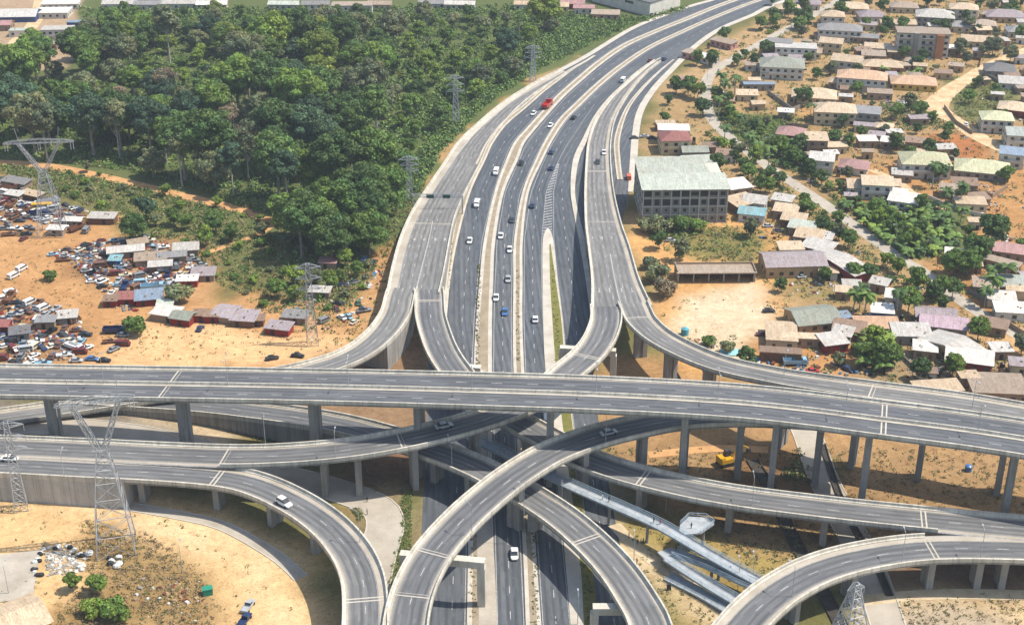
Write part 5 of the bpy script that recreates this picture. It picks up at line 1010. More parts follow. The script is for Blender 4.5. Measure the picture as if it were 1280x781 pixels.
YARD = [([(0,222),(60,250),(110,262),(108,290),(60,282),(0,262)], 700), ([(60,318),(120,300),(200,300),(240,312),(260,340),(225,360),(130,368),(105,345),(90,330)], 1100), ([(0,372),(60,378),(100,400),(115,440),(60,455),(0,452)], 650), ([(330,395),(470,330),(482,345),(450,400),(360,430)], 110), ([(130,365),(220,385),(210,400),(135,385)], 80)]
rubble("scrap_metal", YARD, JC, 51, .3, 1.3, .6)
rubble("building_debris", [([(1120,430),(1190,440),(1235,480),(1200,495),(1130,470)], 300), ([(1080,155),(1240,235),(1180,250),(1100,200)], 120), ([(900,230),(960,265),(960,280),(905,262)], 70), ([(850,425),(905,425),(900,445),(850,440)], 80), ([(985,345),(1050,350),(1040,370),(990,368)], 90), ([(170,700),(260,730),(245,781),(170,781),(165,715)], 70), ([(1190,228),(1262,240),(1240,262)], 90)], [WM['block'], JC[0], WM['grey'], JC[3], JC[6]], 52, .25, 1.0, .6)
rubble("yard_clutter", [([(900,60),(1290,0),(1290,490),(1100,480),(1000,400),(900,260),(880,120)], 1300), ([(930,440),(1060,440),(1100,470),(960,470)], 90)], [WM['block'], JC[0], WM['grey'], JC[3], JC[6], JC[2], JC[5]], 54, .3, 1.4, .7)
# ------------------------------------------------------------------ scrapyard sheds
SY = 'in the scrapyard'
for px, py, w, d, rz, rc, wc in [(157,309,13,6,14,'pale grey','block'),(188,319,11,6,12,'dusty brown','block'),(232,307,9,6,10,'pale grey','block'),(215,316,10,5,12,'grey','block'),(186,367,9,7,12,'blue','red'),(158,368,6,5,4,'red','red'),(138,371,4.5,4,2,'rusty','red'),(208,387,9,6,-16,'white','block'),(229,392,7,6,-16,'green','red'),
  (254,338,8,6,4,'mauve-grey','block'),(234,346,7,4,4,'white','red'),(283,387,7,9,-14,'mauve-grey','block'),(306,393,8,7,-8,'mauve-grey','brown'),(349,405,8,5,-14,'mauve-grey','red'),(369,391,8,5,-8,'grey','block'),(128,268,10,5,-3,'pale grey','brown'),(20,224,12,5,-22,'grey','block'),(40,240,9,4,-26,'tan','brown'),(144,321,4,4,0,'turquoise','blue'),
  (57,397,6,4,4,'grey','block'),(84,391,6,5,10,'pale grey','grey'),(24,411,6,5,16,'dark grey','grey'),(250,389,4,4,0,'rusty','red'),(265,390,4.5,4,0,'rusty','red'),(4,402,4,5,0,'red','red'),(400,360,7,4,-6,'pale grey','block'),(410,324,6,4,-4,'pink','block'),(172,300,7,4,20,'dusty brown','block'),(200,328,8,4,10,'pale grey','brown'),(92,272,7,4,-6,'white','block'),(70,283,6,3.5,-4,'white','block'),(322,395,4,4,0,'rusty','brown'),(18,240,7,4,-20,'pale grey','block'),(206,377,5,4,6,'pale green','block')]:
    house(px, py, w, d, 1, rz, 'mono' if R.random() < .7 else 'gable', rc, wc, h=2.7, win=False, where=SY, group='sheds in the scrapyard', name='shed')
house(22,768,11,13,1,38,'gable','tan','tan',label='tan roofed shed at the lower corner beside the concrete slab',win=False,group='sheds in the scrapyard',name='shed')
# ------------------------------------------------------------------ vehicles
PAINT = {}
def paint(n, h, rough=.3):
    PAINT[n] = plain("paint_"+n.replace(' ', '_'), hexc(h, .9), tuple(x*.86 for x in hexc(h, .9)), .8, rough, 0.0, .5)
for n, h in (('white', 'e4e4e0'), ('silver', 'a9adb0'), ('dark grey', '3c4046'), ('black', '17181b'), ('navy', '27385e'), ('blue', '3f6fa8'), ('red', 'b02c26'), ('dark red', '6a2a28'), ('yellow', 'd8a520'), ('pale blue', '90b4c6'), ('green', '4d6e54'), ('cream', 'd4cbb4'), ('rusty', '75513c'), ('grey', '7d8083'), ('orange', 'd6603a')): paint(n, h)
def loft(mb, secs, m=0, close=True):
    n = len(secs[0]); o = len(mb.v)
    for s in secs: mb.v.extend(s)
    for i in range(len(secs)-1):
        for k in range(n): a = o+i*n+k; b = o+i*n+(k+1) % n; mb.face((a, b, b+n, a+n), m)
    if close: mb.face(tuple(range(o+n-1, o-1, -1)), m); mb.face(tuple(range(o+(len(secs)-1)*n, o+len(secs)*n)), m)
def ring(x, w, z0, z1, c=.12): return [(x, -w+c, z0), (x, w-c, z0), (x, w, z0+c), (x, w, z1-c), (x, w-c, z1), (x, -w+c, z1), (x, -w, z1-c), (x, -w, z0+c)]
def body_mesh(kind):
    b = MB(); g = MB()
    if kind in ('car', 'suv'):
        H = .86 if kind == 'car' else 1.0; T = 1.45 if kind == 'car' else 1.75; Lh = 2.2
        loft(b, [ring(-Lh, .74, .38, H-.1), ring(-Lh+.15, .86, .28, H), ring(-1.2, .88, .25, H+.02), ring(.9, .88, .25, H), ring(1.7, .86, .27, H-.1), ring(Lh, .72, .34, H-.28)])
        r0 = -1.75 if kind == 'suv' else -1.35
        loft(g, [ring(r0-.25, .74, H-.06, H, .02), ring(r0+.25, .72, H-.06, T-.05, .06), ring(.35, .72, H-.06, T-.03, .06), ring(1.15, .76, H-.06, H+.02, .02)])
        loft(b, [ring(r0+.28, .70, T-.08, T-.01, .03), ring(-.3, .71, T-.06, T+.03, .03), ring(.34, .70, T-.08, T-.0, .03)])
        wh = [(-1.35, .85), (1.35, .85)]
    elif kind == 'van':
        loft(b, [ring(-2.4, .86, .35, 2.0), ring(-2.3, .92, .3, 2.12), ring(1.2, .92, .3, 2.1), ring(1.8, .9, .3, 1.5), ring(2.4, .82, .35, .95)])
        g.box((0, .925, 1.55), (3.6, .03, .55)); g.box((0, -.925, 1.55), (3.6, .03, .55)); g.box((1.63, 0, 1.72), (.1, 1.5, .6)); g.box((-2.37, 0, 1.6), (.06, 1.4, .5)); wh = [(-1.5, .86), (1.5, .86)]
    elif kind == 'pickup':
        loft(b, [ring(-.1, .9, .4, 1.0), ring(.9, .9, .35, 1.0), ring(1.7, .88, .35, .95), ring(2.5, .78, .4, .85)]); b.box((-1.3, 0, .6), (2.5, 1.75, .2))
        for s in (-1, 1): b.box((-1.3, s*.86, .85), (2.5, .08, .5))
        b.box((-2.53, 0, .85), (.08, 1.8, .5)); loft(g, [ring(-.1, .76, .95, 1.6, .05), ring(.6, .76, .95, 1.62, .05), ring(1.2, .78, .95, 1.02, .02)]); loft(b, [ring(-.08, .74, 1.58, 1.68, .03), ring(.58, .74, 1.58, 1.68, .03)]); wh = [(-1.5, .86), (1.6, .86)]
    elif kind == 'bus':
        loft(b, [ring(-4.3, 1.15, .45, 2.8), ring(-4.2, 1.22, .4, 2.95), ring(4.1, 1.22, .4, 2.95), ring(4.3, 1.15, .45, 2.7)])
        for s in (-1, 1): g.box((0, s*1.225, 2.05), (7.4, .03, .8))
        g.box((4.28, 0, 1.95), (.08, 2.0, 1.1)); wh = [(-2.7, 1.1), (2.8, 1.1)]
    elif kind == 'truck':
        loft(b, [ring(2.2, 1.15, .6, 2.6), ring(3.3, 1.15, .6, 2.6), ring(4.0, 1.1, .6, 1.9), ring(4.05, 1.05, .7, 1.2)]); b.box((-.9, 0, 1.0), (6, 2.3, .25))
        b.box((-.9, 1.14, 1.6), (6, .1, 1.1)); b.box((-.9, -1.14, 1.6), (6, .1, 1.1)); b.box((-3.86, 0, 1.6), (.1, 2.3, 1.1)); b.box((2.05, 0, 1.6), (.1, 2.3, 1.2)); g.box((3.72, 0, 2.15), (.5, 2.0, .6)); wh = [(-2.6, 1.0), (-1.4, 1.0), (3.0, 1.0)]
    return b, g, wh
VD = {}
for k in ('car', 'suv', 'van', 'pickup', 'bus', 'truck'):
    b, g, wh = body_mesh(k); r = .33 if k in ('car', 'suv', 'van', 'pickup') else .5; w = MB(); w.tube((0, -.12, 0), (0, .12, 0), r, n=12)
    bo = b.build("body", PAINT['white']); go = g.build("window_glass", GLASS); wo = w.build("wheel", TYRE); hm = MB(); hm.box((0, 0, 0), (.08, .32, .16)); ho = hm.build("headlight", JC[0]); VD[k] = (bo.data, go.data, wo.data, wh, r, ho.data)
    j = MB(); j.add(b.v, b.f, 0); j.add(g.v, g.f, 1)
    for xx, yy in wh:
        for s in (-1, 1): j.tube((xx, s*yy-.1, r), (xx, s*yy+.1, r), r, n=8, m=2)
    jo = j.build(k, [PAINT['white'], GLASS, TYRE]); VD[k+'1'] = jo.data
    for q in (bo, go, wo, ho, jo): bpy.data.objects.remove(q)
NM = {'car': 'car', 'suv': 'car', 'van': 'minibus', 'pickup': 'pickup', 'bus': 'bus', 'truck': 'lorry'}
def near_road(x, y, z):
    best = (1e9, 0, 0)
    for C, W in ROADS:
        d = np.hypot(C[:, 0]-x, C[:, 1]-y)+abs(C[:, 2]-z)*3; k = int(np.argmin(d))
        if d[k] < best[0]: k2 = min(k+1, len(C)-1); k1 = max(k-1, 0); best = (d[k], math.atan2(C[k2, 1]-C[k1, 1], C[k2, 0]-C[k1, 0]), C[k, 2])
    return best
def vehicle(kind, px, py, z, col, label, rz=None, rev=False, group=None, s=1.0):
    x, y, _ = P(px, py, z+.6); q = near_road(x, y, z); rz = q[1]+(math.pi if rev else 0) if rz is None else math.radians(rz)
    if abs(q[2]-z) < 2 and q[0] < 8: z = q[2]+.05
    root = empty({'car': 'car', 'suv': 'car', 'van': 'minibus', 'pickup': 'pickup_truck', 'bus': 'bus', 'truck': 'lorry'}[kind], (x, y, z), rz); root.scale = (s, s, s); bd, gl, wl, wh, r, hl = VD[kind]
    for nm, me, mt in (("body", bd, PAINT[col]), ("window_glass", gl, None)):
        o = bpy.data.objects.new(nm, me); link(o); o.parent = root
        if mt: o.material_slots[0].link = 'OBJECT'; o.material_slots[0].material = mt
    for xx, yy in wh:
        for t in (-1, 1): o = bpy.data.objects.new("wheel", wl); link(o); o.parent = root; o.location = (xx, t*yy, r)
    fx = {'car': 2.12, 'suv': 2.12, 'van': 2.36, 'pickup': 2.45, 'bus': 4.28, 'truck': 4.03}[kind]
    for t in (-1, 1): o = bpy.data.objects.new("headlight", hl); link(o); o.parent = root; o.location = (fx, t*.62, .62 if kind != 'bus' else .9)
    if label: tag(root, label, NM[kind], group)
    else: want(root, f"{col} {NM[kind]} driving on the motorway", NM[kind], group)
    return root
MG = 'vehicles on the motorway and ramps'
vehicle('truck', 684,133,0,'red','large red lorry with a trailer on the far motorway bend',rev=True,group=MG,s=1.25)
for k, px, py, z, c, rv in [('car',667,142,0,'white',1),('car',688,157,0,'white',1),('car',717,147,0,'black',0),('van',779,101,0,'white',0),('car',813,76,0,'dark red',0),('car',830,74,0,'navy',0),('van',620,216,0,'white',1),('van',596,256,0,'white',1),('car',651,204,0,'black',1),('car',689,190,0,'navy',0),('car',689,210,0,'navy',0),('car',665,257,0,'navy',0),('car',587,301,0,'white',1),('car',640,275,0,'dark grey',1),('car',626,295,0,'white',1),('car',637,312,0,'white',1),('car',635,349,0,'silver',1),('car',620,372,0,'white',1),('car',631,390,0,'blue',1),('car',669,399,0,'white',0),('car',643,692,0,'white',1),('van',684,525,0,'white',0)]:
    vehicle(k, px, py, z, c, None, rev=not rv, group=MG, s=1.12)
vehicle('car',755,191,.6,'white','white car climbing the slip carriageway beside a darker car',group=MG,s=1.1); vehicle('car',747,203,1,'dark grey','dark car on the slip carriageway beside the unfinished building',group=MG,s=1.1)
vehicle('suv',355,629,9.5,'white','white estate car with dark windows on the looping ramp',group=MG,s=1.15); vehicle('car',12,573,8,'white','white car on the ramp beside the slim pylon',group=MG,s=1.1)
vehicle('car',555,532,15.8,'silver','silver hatchback in the shade of the viaduct on the rising ramp',group=MG,s=1.15); vehicle('car',761,541,16.6,'silver','silver car in the viaduct shade on the curved ramp',group=MG,s=1.1)
vehicle('truck',994,454,0,'pale blue','blue cabbed lorry parked below the huts',rz=0,group='parked vehicles'); vehicle('car',1016,463,0,'red','red car parked beside the blue cabbed lorry',rz=5,group='parked vehicles'); vehicle('car',1060,461,0,'navy','dark blue car parked beside a tan slab',rz=-50,group='parked vehicles')
vehicle('car',961,388,0,'black','black car parked on the edge of the bare yard',rz=3,group='parked vehicles'); vehicle('car',953,417,0,'dark red','dark red car parked beside the flat tan hut',rz=3,group='parked vehicles')
for px, py, c, rz, lab in [(793,172,'dark grey',0,'first of the dark cars parked at the red roofed house'),(806,170,'silver',10,'silver car parked at the red roofed house'),(815,172,'black',0,'black car parked at the red roofed house')]: vehicle('car', px, py, 0, c, lab, rz=rz, group='parked vehicles')
vehicle('bus',53,260,0,'yellow','yellow bus beside the tall pylon',rz=8,group='vehicles in the scrapyard',s=.95); vehicle('truck',102,277,0,'yellow','yellow lorry beside the grey roofed shed',rz=10,group='vehicles in the scrapyard')
vehicle('car',455,323,0,'blue','blue car on dirt beside the slip road',rz=85,group='vehicles in the scrapyard'); vehicle('car',468,327,0,'dark grey','dark grey car on dirt beside the blue car',rz=80,group='vehicles in the scrapyard')
vehicle('van',786,222,0,'orange','orange lorry cab parked beside the unfinished building',rz=90,group='parked vehicles')
for px, py, c, lab in [(310,757,'silver','silver pickup on the pale dirt near the green skip'),(306,774,'navy','dark blue pickup just in front of the silver pickup')]: vehicle('pickup', px, py, 0, c, lab, rz=75, group='parked vehicles')
def wreck(kind, px, py, col, rz, s=1.0):
    x, y, _ = P(px, py, .6); o = bpy.data.objects.new({'car': 'car', 'suv': 'car', 'van': 'minibus', 'pickup': 'pickup_truck', 'bus': 'bus', 'truck': 'lorry'}[kind], VD[kind+'1']); link(o); o.location = (x, y, 0); o.rotation_euler = (0, 0, math.radians(rz)); o.scale = (s, s, s)
    o.material_slots[0].link = 'OBJECT'; o.material_slots[0].material = PAINT[col]; want(o, f"old {col} {NM[kind]} in the scrapyard", NM[kind], 'vehicles in the scrapyard')
for px, py, k, c, rz in [(27,336,'van','white',65),(17,345,'van','white',62),(13,366,'van','white',40),(2,374,'van','white',38),(37,378,'van','white',55),(54,385,'van','white',58),(28,390,'car','silver',60),(154,430,'van','dark red',2),(154,418,'car','silver',0),(146,410,'car','rusty',0),(115,448,'car','blue',-4),(100,440,'van','dark red',8),(95,450,'car','silver',3),(44,433,'van','cream',70),(66,432,'car','cream',40),(130,450,'car','black',0),(448,378,'car','green',100),(452,386,'car','dark grey',95),(436,395,'car','pale blue',120),(444,352,'car','dark grey',30),(420,385,'car','dark red',110),(427,396,'car','white',130),(250,410,'car','navy',80),(340,447,'car','black',20),(372,444,'car','black',-10)]: wreck(k, px, py, c, rz)
for poly, sp, n, sd in [(YARD[0][0], 3.6, 52, 61), (YARD[1][0], 3.4, 84, 62), (YARD[2][0], 3.8, 50, 63), ([(0,268),(50,262),(40,300),(0,295)], 4.5, 14, 64), ([(360,400),(440,345),(480,345),(450,400),(380,425)], 8, 7, 65), ([(135,410),(170,412),(165,440),(135,436)], 5, 3, 66)]:
    for x, y in scatter(poly, sp, n, sd):
        px, py = scr(x, y); wreck(R.choice(['car', 'car', 'car', 'car', 'van', 'pickup', 'suv', 'pickup', 'car', 'car', 'truck']), px, py, R.choice(['white', 'white', 'silver', 'dark grey', 'cream', 'dark red', 'rusty', 'rusty', 'white', 'pale blue', 'black', 'silver', 'grey', 'grey', 'navy', 'rusty']), R.choice([0, 20, 60, 90, -30])+R.uniform(-15, 15), R.uniform(.9, 1.1))
for px, py, c, rz in [(944,280,'dark red',10),(960,282,'silver',5),(973,288,'dark grey',0),(1003,345,'silver',20),(1231,102,'silver',20),(1208,155,'white',60),(1175,196,'silver',10),(912,235,'silver',0),(1000,300,'cream',0),(838,300,'silver',0),(1090,395,'white',0),(1108,408,'dark grey',30)]:
    x, y, _ = P(px, py, .6); o = bpy.data.objects.new("car", VD['car1']); link(o); o.location = (x, y, 0); o.rotation_euler = (0, 0, math.radians(rz)); o.material_slots[0].link = 'OBJECT'; o.material_slots[0].material = PAINT[c]; want(o, f"{c} car parked among the suburb houses", 'car', 'parked vehicles')
# ------------------------------------------------------------------ pylons, lamps, gantry
def lattice(mb, lv, r=.11, br=.06, n=None):
    """lv: list of (z, half width x, half width y)"""
    for (z0, a0, b0), (z1, a1, b1) in zip(lv, lv[1:]):
        c0 = [Vector((sx*a0, sy*b0, z0)) for sx, sy in ((-1, -1), (1, -1), (1, 1), (-1, 1))]; c1 = [Vector((sx*a1, sy*b1, z1)) for sx, sy in ((-1, -1), (1, -1), (1, 1), (-1, 1))]
        for k in range(4):
            mb.tube(c0[k], c1[k], r, n=4, cap=False); m = (k+1) % 4; mb.tube(c0[k], c1[m], br, n=3, cap=False); mb.tube(c0[m], c1[k], br, n=3, cap=False); mb.tube(c1[k], c1[m], br, n=3, cap=False)
def levels(h, w0, w1, n, z0=0): return [(z0+(h-z0)*(1-(1-i/n)**1.25), w0+(w1-w0)*(1-(1-i/n)**1.25), w0+(w1-w0)*(1-(1-i/n)**1.25)) for i in range(n+1)]
def pylon(px, py, h, w0, rz, label, arms=3, armw=4.2, r=.13, s=1.0):
    x, y, _ = P(px, py); root = empty("pylon", (x, y, 0), math.radians(rz)); tag(root, label, "pylon", "electricity pylons")
    mb = MB(); lattice(mb, levels(h, w0, .55, 9, -.3), r, r*.55); mb.build("lattice_body", STEEL, root)
    for i in range(arms):
        z = h-1.5-i*h*.13; mb = MB()
        for sd in (-1, 1):
            for yy in (-.55, .55): mb.tube((sd*.5, yy, z), (sd*armw, 0, z+.1), r*.8, n=4); mb.tube((sd*.5, yy, z+1.5), (sd*armw, 0, z+.1), r*.6, n=4)
            mb.tube((sd*armw, 0, z), (sd*armw, 0, z-1.8), .09, n=4)
            for t in (.3, .6): mb.tube((sd*armw*t, 0, z), (sd*armw*t, 0, z+1.5*(1-t)), r*.5, n=3)
        mb.build("crossarm", STEEL, root)
    return root
def delta_pylon(px, py, h, rz, label, beam=13, r=.17):
    x, y, _ = P(px, py); root = empty("pylon", (x, y, 0), math.radians(rz)); tag(root, label, "pylon", "electricity pylons")
    zw = h*.6; mb = MB(); lattice(mb, [(-.3, 4.8, 4.8), (zw*.2, 4.3, 4.3), (zw*.38, 3.8, 3.8), (zw*.55, 3.2, 3.2), (zw*.7, 2.6, 2.6), (zw*.82, 2.1, 2.1), (zw*.92, 1.6, 1.6), (zw, 1.2, 1.2)], r, r*.5); mb.build("lattice_body", STEEL, root)
    for s in (-1, 1):
        mb = MB(); n = 7
        for i in range(n):
            t0, t1 = i/n, (i+1)/n; f = lambda t: (s*(.8+(beam*.52)*t), zw+(h*.86-zw)*t)
            (x0, z0), (x1, z1) = f(t0), f(t1); a = 1.0-.35*t0; b = 1.0-.35*t1
            c0 = [Vector((x0+q*a*.7, p*a, z0)) for q, p in ((-1, -1), (1, -1), (1, 1), (-1, 1))]; c1 = [Vector((x1+q*b*.7, p*b, z1)) for q, p in ((-1, -1), (1, -1), (1, 1), (-1, 1))]
            for k in range(4): mb.tube(c0[k], c1[k], r*.8, n=4, cap=False); mb.tube(c0[k], c1[(k+1) % 4], r*.45, n=3, cap=False); mb.tube(c0[(k+1) % 4], c1[k], r*.45, n=3, cap=False)
        mb.tube((s*beam*.56, 0, h*.86+1.4), (s*beam*.62, 0, h), r*.6, n=4); mb.build("upper_arm", STEEL, root)
    mb = MB(); n = 14; z = h*.86
    for i in range(n):
        x0 = -beam+2*beam*i/n; x1 = -beam+2*beam*(i+1)/n; tp = lambda q: .25+1.3*(1-abs(q)/beam)**.5
        for yy in (-.6, .6):
            mb.tube((x0, yy, z), (x1, yy, z), r*.7, n=4, cap=False); mb.tube((x0, yy, z+tp(x0)), (x1, yy, z+tp(x1)), r*.7, n=4, cap=False); mb.tube((x0, yy, z), (x1, yy, z+tp(x1)), r*.4, n=3, cap=False)
        mb.tube((x0, -.6, z), (x1, .6, z), r*.4, n=3, cap=False)
    mb.build("crossbeam", STEEL, root)
    for q in (-beam+.4, -beam+1.4, -.4, .4, beam-1.4, beam-.4): m = MB(); m.tube((q, 0, z), (q, 0, z-3), .14, n=5); m.build("insulator", STEEL, root)
delta_pylon(66,292,43,6,"tall pale lattice pylon with spread arms standing over the scrapyard")
delta_pylon(146,684,50,14,"large lattice pylon on pale dirt before the retaining wall",beam=9.5)
pylon(27,636,27,1.7,20,"slim lattice pylon on pale dirt near the wall end",r=.15)
pylon(391,430,29,1.9,10,"lattice pylon between the scrapyard and the fork ramp",r=.14)
pylon(570,156,24,1.6,10,"slim pylon in the scrub beside the slip road bend",r=.14); pylon(512,250,19,1.4,10,"short pylon at the forest edge beside the sign gantry",r=.14); pylon(666,102,19,1.6,10,"far pylon at the forest edge beside the motorway bend",r=.14)
pylon(1058,824,21.5,4.6,20,"broad legged lattice pylon below the loop ramp",r=.17,armw=2.2,arms=1)
def lamp(px, py, z, h=9, rz=0, label=None, two=False):
    x, y, _ = P(px, py, z); root = empty("street_lamp", (x, y, z), math.radians(rz)); mb = MB(); mb.tube((0, 0, -.1), (0, 0, h), .1, .06, 6); mb.build("pole", STEEL, root)
    for s in ((-1, 1) if two else (1,)):
        mb = MB(); mb.tube((0, 0, h-.1), (0, s*1.8, h+.35), .05, n=5); mb.build("arm", STEEL, root); mb = MB(); mb.box((0, s*2.1, h+.36), (.35, .8, .16)); mb.build("lamp_head", STEEL, root)
    want(root, label, 'street lamp', 'street lamps')
for px, py in [(-20,478),(130,479.5),(285,482),(436,484.5),(590,489),(745,493.5),(897,501.5),(1056,519),(1222,540)]: lamp(px, py, float(np.interp(px, [0, 150, 300, 450, 600, 750], [18.6, 19.6, 22, 25, 27.5, 28]))+.1, 8.5, 0, 'double armed street lamp on the viaduct median', True)
for px, py, z, rz in [(81,600,8,0),(332,556,11,0),(565,583,8.8,30),(757,556,16.4,10),(1127,703,10.6,0),(990,745,11,30),(940,631,9.8,0),(420,575,13.3,0),(655,643,9,40),(450,676,11.3,60),(1225,700,10.5,0),(590,668,14.8,40),(1215,510,25.3,180),(980,468,21,180)]: lamp(px, py, z, 8.5, rz, 'single armed street lamp on a ramp parapet')
for px, py, rz in [(228,716,0),(11,742,0),(922,738,0),(832,640,0),(940,732,0),(792,705,0),(722,781,0),(784,265,0),(330,560,0),(702,640,0),(893,150,90),(1035,245,120),(1119,306,120),(960,195,120),(884,100,90),(975,36,120)]: lamp(px, py, 0, 8.5, rz, 'slim lamp post standing on the ground')
g = empty("sign_gantry", P(547,263,2.4)); tag(g, "road sign gantry spanning the wide slip carriageway beside the forest", "gantry"); A = Vector(P(517,262,2.2))-g.location; B = Vector(P(578,262,2.2))-g.location
for q in (A, B): mb = MB(); mb.box((q.x, q.y, 1.5), (.5, .5, 9)); mb.build("post", STEEL, g)
mb = MB()
for zz in (5.2, 6.4):
    for yy in (-.5, .5): mb.tube((A.x, A.y+yy, zz), (B.x, B.y+yy, zz), .1, n=4)
for i in range(12): xx = A.x+(B.x-A.x)*i/12; x2 = A.x+(B.x-A.x)*(i+1)/12; mb.tube((xx, A.y-.5, 5.2), (x2, A.y+.5, 6.4), .06, n=3); mb.tube((xx, A.y-.5, 6.4), (x2, A.y-.5, 5.2), .06, n=3)
mb.build("beam", STEEL, g)
SIGN = plain("sign_green", (.02, .09, .06), (.02, .07, .05), 1, .5)
for q in (.35, .68): mb = MB(); mb.box((A.x+(B.x-A.x)*q, A.y-.75, 5.7), (3.0, .16, 1.5)); mb.build("sign_panel", SIGN, g)
tk = MB(); tk.tube((0, 0, 0), (0, 0, 1.5), .75, n=12); tk.tube((0, 0, 1.5), (0, 0, 1.75), .75, .3, 12); tk.box((0, 0, -.9), (1.5, 1.5, 1.8), m=1)
_t = tk.build("water_tank", [PAINT['black'], WM['block']]); TKD = _t.data; bpy.data.objects.remove(_t)
for i, (hx, hy) in enumerate(HB[:len(HS)]):
    if i % 3 == 0:
        x, y = hx+R.choice([-1, 1])*(HS[i][2]/2+2), hy-HS[i][3]/2-R.uniform(0, 2)
        if all(np.min(np.hypot(C[:, 0]-x, C[:, 1]-y)-W/2) > 2 for C, W in ROADS): o = bpy.data.objects.new("water_tank", TKD); link(o); o.location = (x, y, 1.8); want(o, 'black water tank beside a house', 'water tank', 'water tanks in the yards')
# ------------------------------------------------------------------ excavator, bin, tank, sacks, slab, people
ex = empty("excavator", (*P(907,580)[:2], 0), .4); ex.scale = (1.12,)*3; tag(ex, "yellow excavator with a dark cab on the dirt below the viaduct", "excavator"); YEL = PAINT['yellow']
for s in (-1, 1): mb = MB(); mb.box((0, s*1.2, .5), (4.2, .6, 1.0), taper=.86, ty=1); mb.build("track", TYRE, ex)
mb = MB(); mb.box((-.3, 0, 1.5), (3.8, 2.7, 1.1), taper=.94); mb.box((-1.5, 0, 2.3), (1.6, 2.6, .7), taper=.85); mb.build("body", YEL, ex); mb = MB(); mb.box((.7, .7, 2.8), (1.7, 1.2, 1.7), taper=.85); mb.build("cab", DARKM, ex)
mb = MB(); mb.tube((1.4, -.3, 1.8), (3.6, -.3, 5.2), .3, n=4); mb.tube((3.6, -.3, 5.2), (6.2, -.3, 3.4), .24, n=4); mb.build("boom", YEL, ex); mb = MB(); mb.box((6.3, -.3, 2.9), (1.0, 1.1, 1.1), taper=.7); mb.build("bucket", DARKM, ex)
def thing(nm, mb, mat, px, py, z, lab, cat, group=None, rz=0):
    o = mb.build(nm, mat); x, y, _ = P(px, py, z); o.location = (x, y, z); o.rotation_euler = (0, 0, rz); 
    if isinstance(lab, str): tag(o, lab, cat, group)
    return o
mb = MB(); mb.box((0, 0, .9), (2.2, 1.6, 1.8), taper=1.1); mb.box((0, 0, 1.85), (2.5, 1.9, .14)); thing("refuse_bin", mb, PAINT['green'] if False else plain("bin_green", hexc('2f8f74', .85)), 260, 742, 0, "green refuse skip on the pale dirt", "skip", None, .3)
mb = MB(); mb.tube((0, 0, 0), (0, 0, 4.2), 1.5, n=18); mb.tube((0, 0, 4.2), (0, 0, 4.7), 1.5, .5, 18); thing("water_tank", mb, PAINT['black'], 1050, 457, 0, "black cylindrical water tank beside the huts", "tank")
mb = MB(); mb.box((0, 0, .12), (16, 20, .24)); thing("concrete_slab", mb, PAVE, 4, 722, 0, "pale concrete slab beside the tan roofed shed", "slab", None, .2)
mb = MB(); mb.box((0, 0, .2), (8, 4.5, .35)); thing("tarpaulin", mb, plain("tarp_blue", hexc('9ccfd8', .85)), 916, 441, 0, "pale blue tarpaulin spread beside the loop of road", "tarpaulin", None, -.1)
mb = MB(); mb.tube((0, 0, 0), (0, 0, 2.2), 1.3, n=14); mb.tube((0, 0, 2.2), (0, 0, 2.7), 1.3, .4, 14); thing("water_tank", mb, plain("tank_blue", hexc('5fa8b8', .85)), 856, 418, 0, "turquoise water tank on the pale yard edge", "tank")
mb = MB(); mb.tube((0, 0, 0), (0, 0, 1.6), 1.0, n=14); mb.tube((0, 0, 1.6), (0, 0, 1.9), 1.0, .4, 14); thing("barrel", mb, PAINT['blue'], 1210, 588, 0, "blue barrel in the shade below the viaduct", "barrel")
rsn = random.Random(9)
def blob(px, py, r, mat, nm, base, cat, group):
    mb = MB(); n = 7; rings = [(0, .8), (.35, 1.05), (.75, .8), (1.0, .15)]; vs = []
    for zz, k in rings:
        for j in range(n): a = 6.283*j/n; q = r*k*rsn.uniform(.8, 1.15); vs.append((q*math.cos(a), q*math.sin(a)*.8, zz*r*1.1))
    fs = [(i*n+j, i*n+(j+1) % n, (i+1)*n+(j+1) % n, (i+1)*n+j) for i in range(3) for j in range(n)]+[tuple(range(3*n, 4*n))]
    mb.add(vs, fs); o = mb.build(nm, mat); x, y, _ = P(px, py); o.location = (x, y, -.03); want(o, base, cat, group)
for i in range(34):
    a = 2.4+i*.155; px = 74+30*math.cos(a)+rsn.uniform(-4, 4); py = 706+21*math.sin(a)+rsn.uniform(-3, 3); d = rsn.random() < .45
    blob(px, py, rsn.uniform(.55, .95), JC[2] if d else JC[0], "sack", f"{'black' if d else 'white'} sack in the ring on dirt", "sack", "rubbish sacks")
for i in range(9): d = i % 3 == 0; blob(142+rsn.uniform(-9, 9), 703+rsn.uniform(-6, 7), rsn.uniform(.7, 1.1), JC[2] if d else JC[0], "sack", f"{'black' if d else 'white'} sack in the pylon foot heap", "sack", "rubbish sacks")
blob(112, 693, 1.3, JC[0], "sack", "large pale sack at the edge of the ring beside the pylon", "sack", "rubbish sacks")
rubble("pale_rubble", [([(55,690),(95,688),(100,715),(60,720)], 260)], [PAVE, JC[0], WM['grey']], 53, .3, .9, .5)
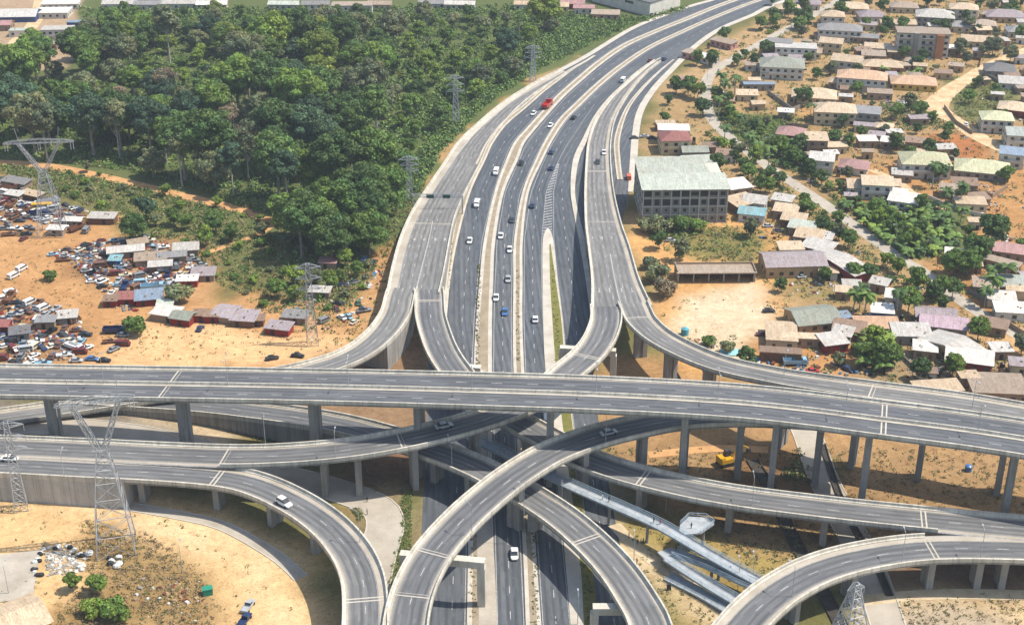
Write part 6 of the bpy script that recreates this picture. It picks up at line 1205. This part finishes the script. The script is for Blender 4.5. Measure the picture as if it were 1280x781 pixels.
def person_mesh(pose=0):
    mb = MB()
    def tub(pts, m=0):
        n = 6; o = len(mb.v)
        for (x, y, z, rx, ry) in pts:
            for k in range(n): a = 6.283*k/n; mb.v.append((x+rx*math.cos(a), y+ry*math.sin(a), z))
        for i in range(len(pts)-1):
            for k in range(n): mb.face((o+i*n+k, o+i*n+(k+1) % n, o+(i+1)*n+(k+1) % n, o+(i+1)*n+k), m)
        mb.face(tuple(range(o+n-1, o-1, -1)), m); mb.face(tuple(range(o+(len(pts)-1)*n, o+len(pts)*n)), m)
    for s in (-1, 1): tub([(.12*s*(1-pose), s*.10, 0, .07, .06), (.02+.16*s*pose, s*.1, .1, .05, .05), (.04*s*pose, s*.1, .48, .065, .065), (0, s*.09, .88, .1, .09)], 1)
    tub([(0, 0, .82, .13, .17), (0, 0, 1.1, .12, .15), (.01, 0, 1.38, .13, .21), (0, 0, 1.48, .06, .07), (0, 0, 1.54, .055, .055)], 0)
    tub([(0, 0, 1.5, .05, .05), (.01, 0, 1.58, .09, .075), (.01, 0, 1.67, .1, .085), (0, 0, 1.75, .05, .05)], 2)
    for s in (-1, 1): tub([(.14*s*pose, s*.27, .78, .035, .035), (.05*s*pose, s*.25, 1.08, .045, .045), (0, s*.2, 1.38, .055, .055)], 0)
    return mb
SKIN = plain("skin_brown", (.12, .06, .035), None, 1, .6); PMS = {}
for i, (px, py, z, c, lab) in enumerate([(753,624,6.9,'white','person in white crossing the footbridge'),(761,627,6.9,'black','person in dark clothes following another on the footbridge'),(825,655,6.9,'red','person in red near the stair landing of the footbridge'),(817,653,6.9,'black','person in black beside the one in red on the footbridge'),(864,660,6.8,'dark grey','person standing on the footbridge landing'),(786,672,0,'black','person in black walking in the shade below the footbridge'),(797,680,0,'navy','person in blue walking below the footbridge'),(804,679,0,'navy','second person in blue walking below the footbridge beside the kerb'),(796,704,0,'pink','person standing on the pale path below the footbridge'),(459,627,0,'black','person in black on the dirt beside the slip road'),(459,643,0,'dark grey','person on the pale verge beside the slip road'),(503,617,0,'navy','person at the end of the kerb below the rising ramp'),(630,565,6.7,'pale blue','person on the far end of the footbridge')]):
    mb = person_mesh(i % 2); mt = PAINT.get(c, WM['pink']); o = mb.build("person", [mt, PAINT['dark grey'], SKIN], smooth=True); x, y, _ = P(px, py, z); o.location = (x, y, z); o.rotation_euler = (0, 0, i*1.3); o.scale = (1.05,)*3; tag(o, lab, 'person')
mb = MB(); mb.box((0, 0, .9), (1.1, .7, 1.8), taper=.8); mb.tube((-.4, 0, .3), (-.4, .9, .9), .12, n=5); thing("handcart", mb, JC[2], 836, 737, 0, "black covered handcart on the verge beside the pale path", "handcart")

# ------------------------------------------------------------------ air
hz = MB(); hz.box((0, 900, 60), (3600, 4200, 420)); ho = hz.build("haze", []); hm = bpy.data.materials.new("haze"); hm.use_nodes = True; hn = hm.node_tree
for n in list(hn.nodes):
    if n.type == 'BSDF_PRINCIPLED': hn.nodes.remove(n)
vol = hn.nodes.new("ShaderNodeVolumePrincipled"); vol.inputs['Color'].default_value = (.80, .88, 1.0, 1); vol.inputs['Density'].default_value = .00010; vol.inputs['Anisotropy'].default_value = 0.1
hn.links.new(vol.outputs[0], hn.nodes["Material Output"].inputs['Volume']); ho.data.materials.append(hm); ho['kind'] = 'stuff'

finish_labels()
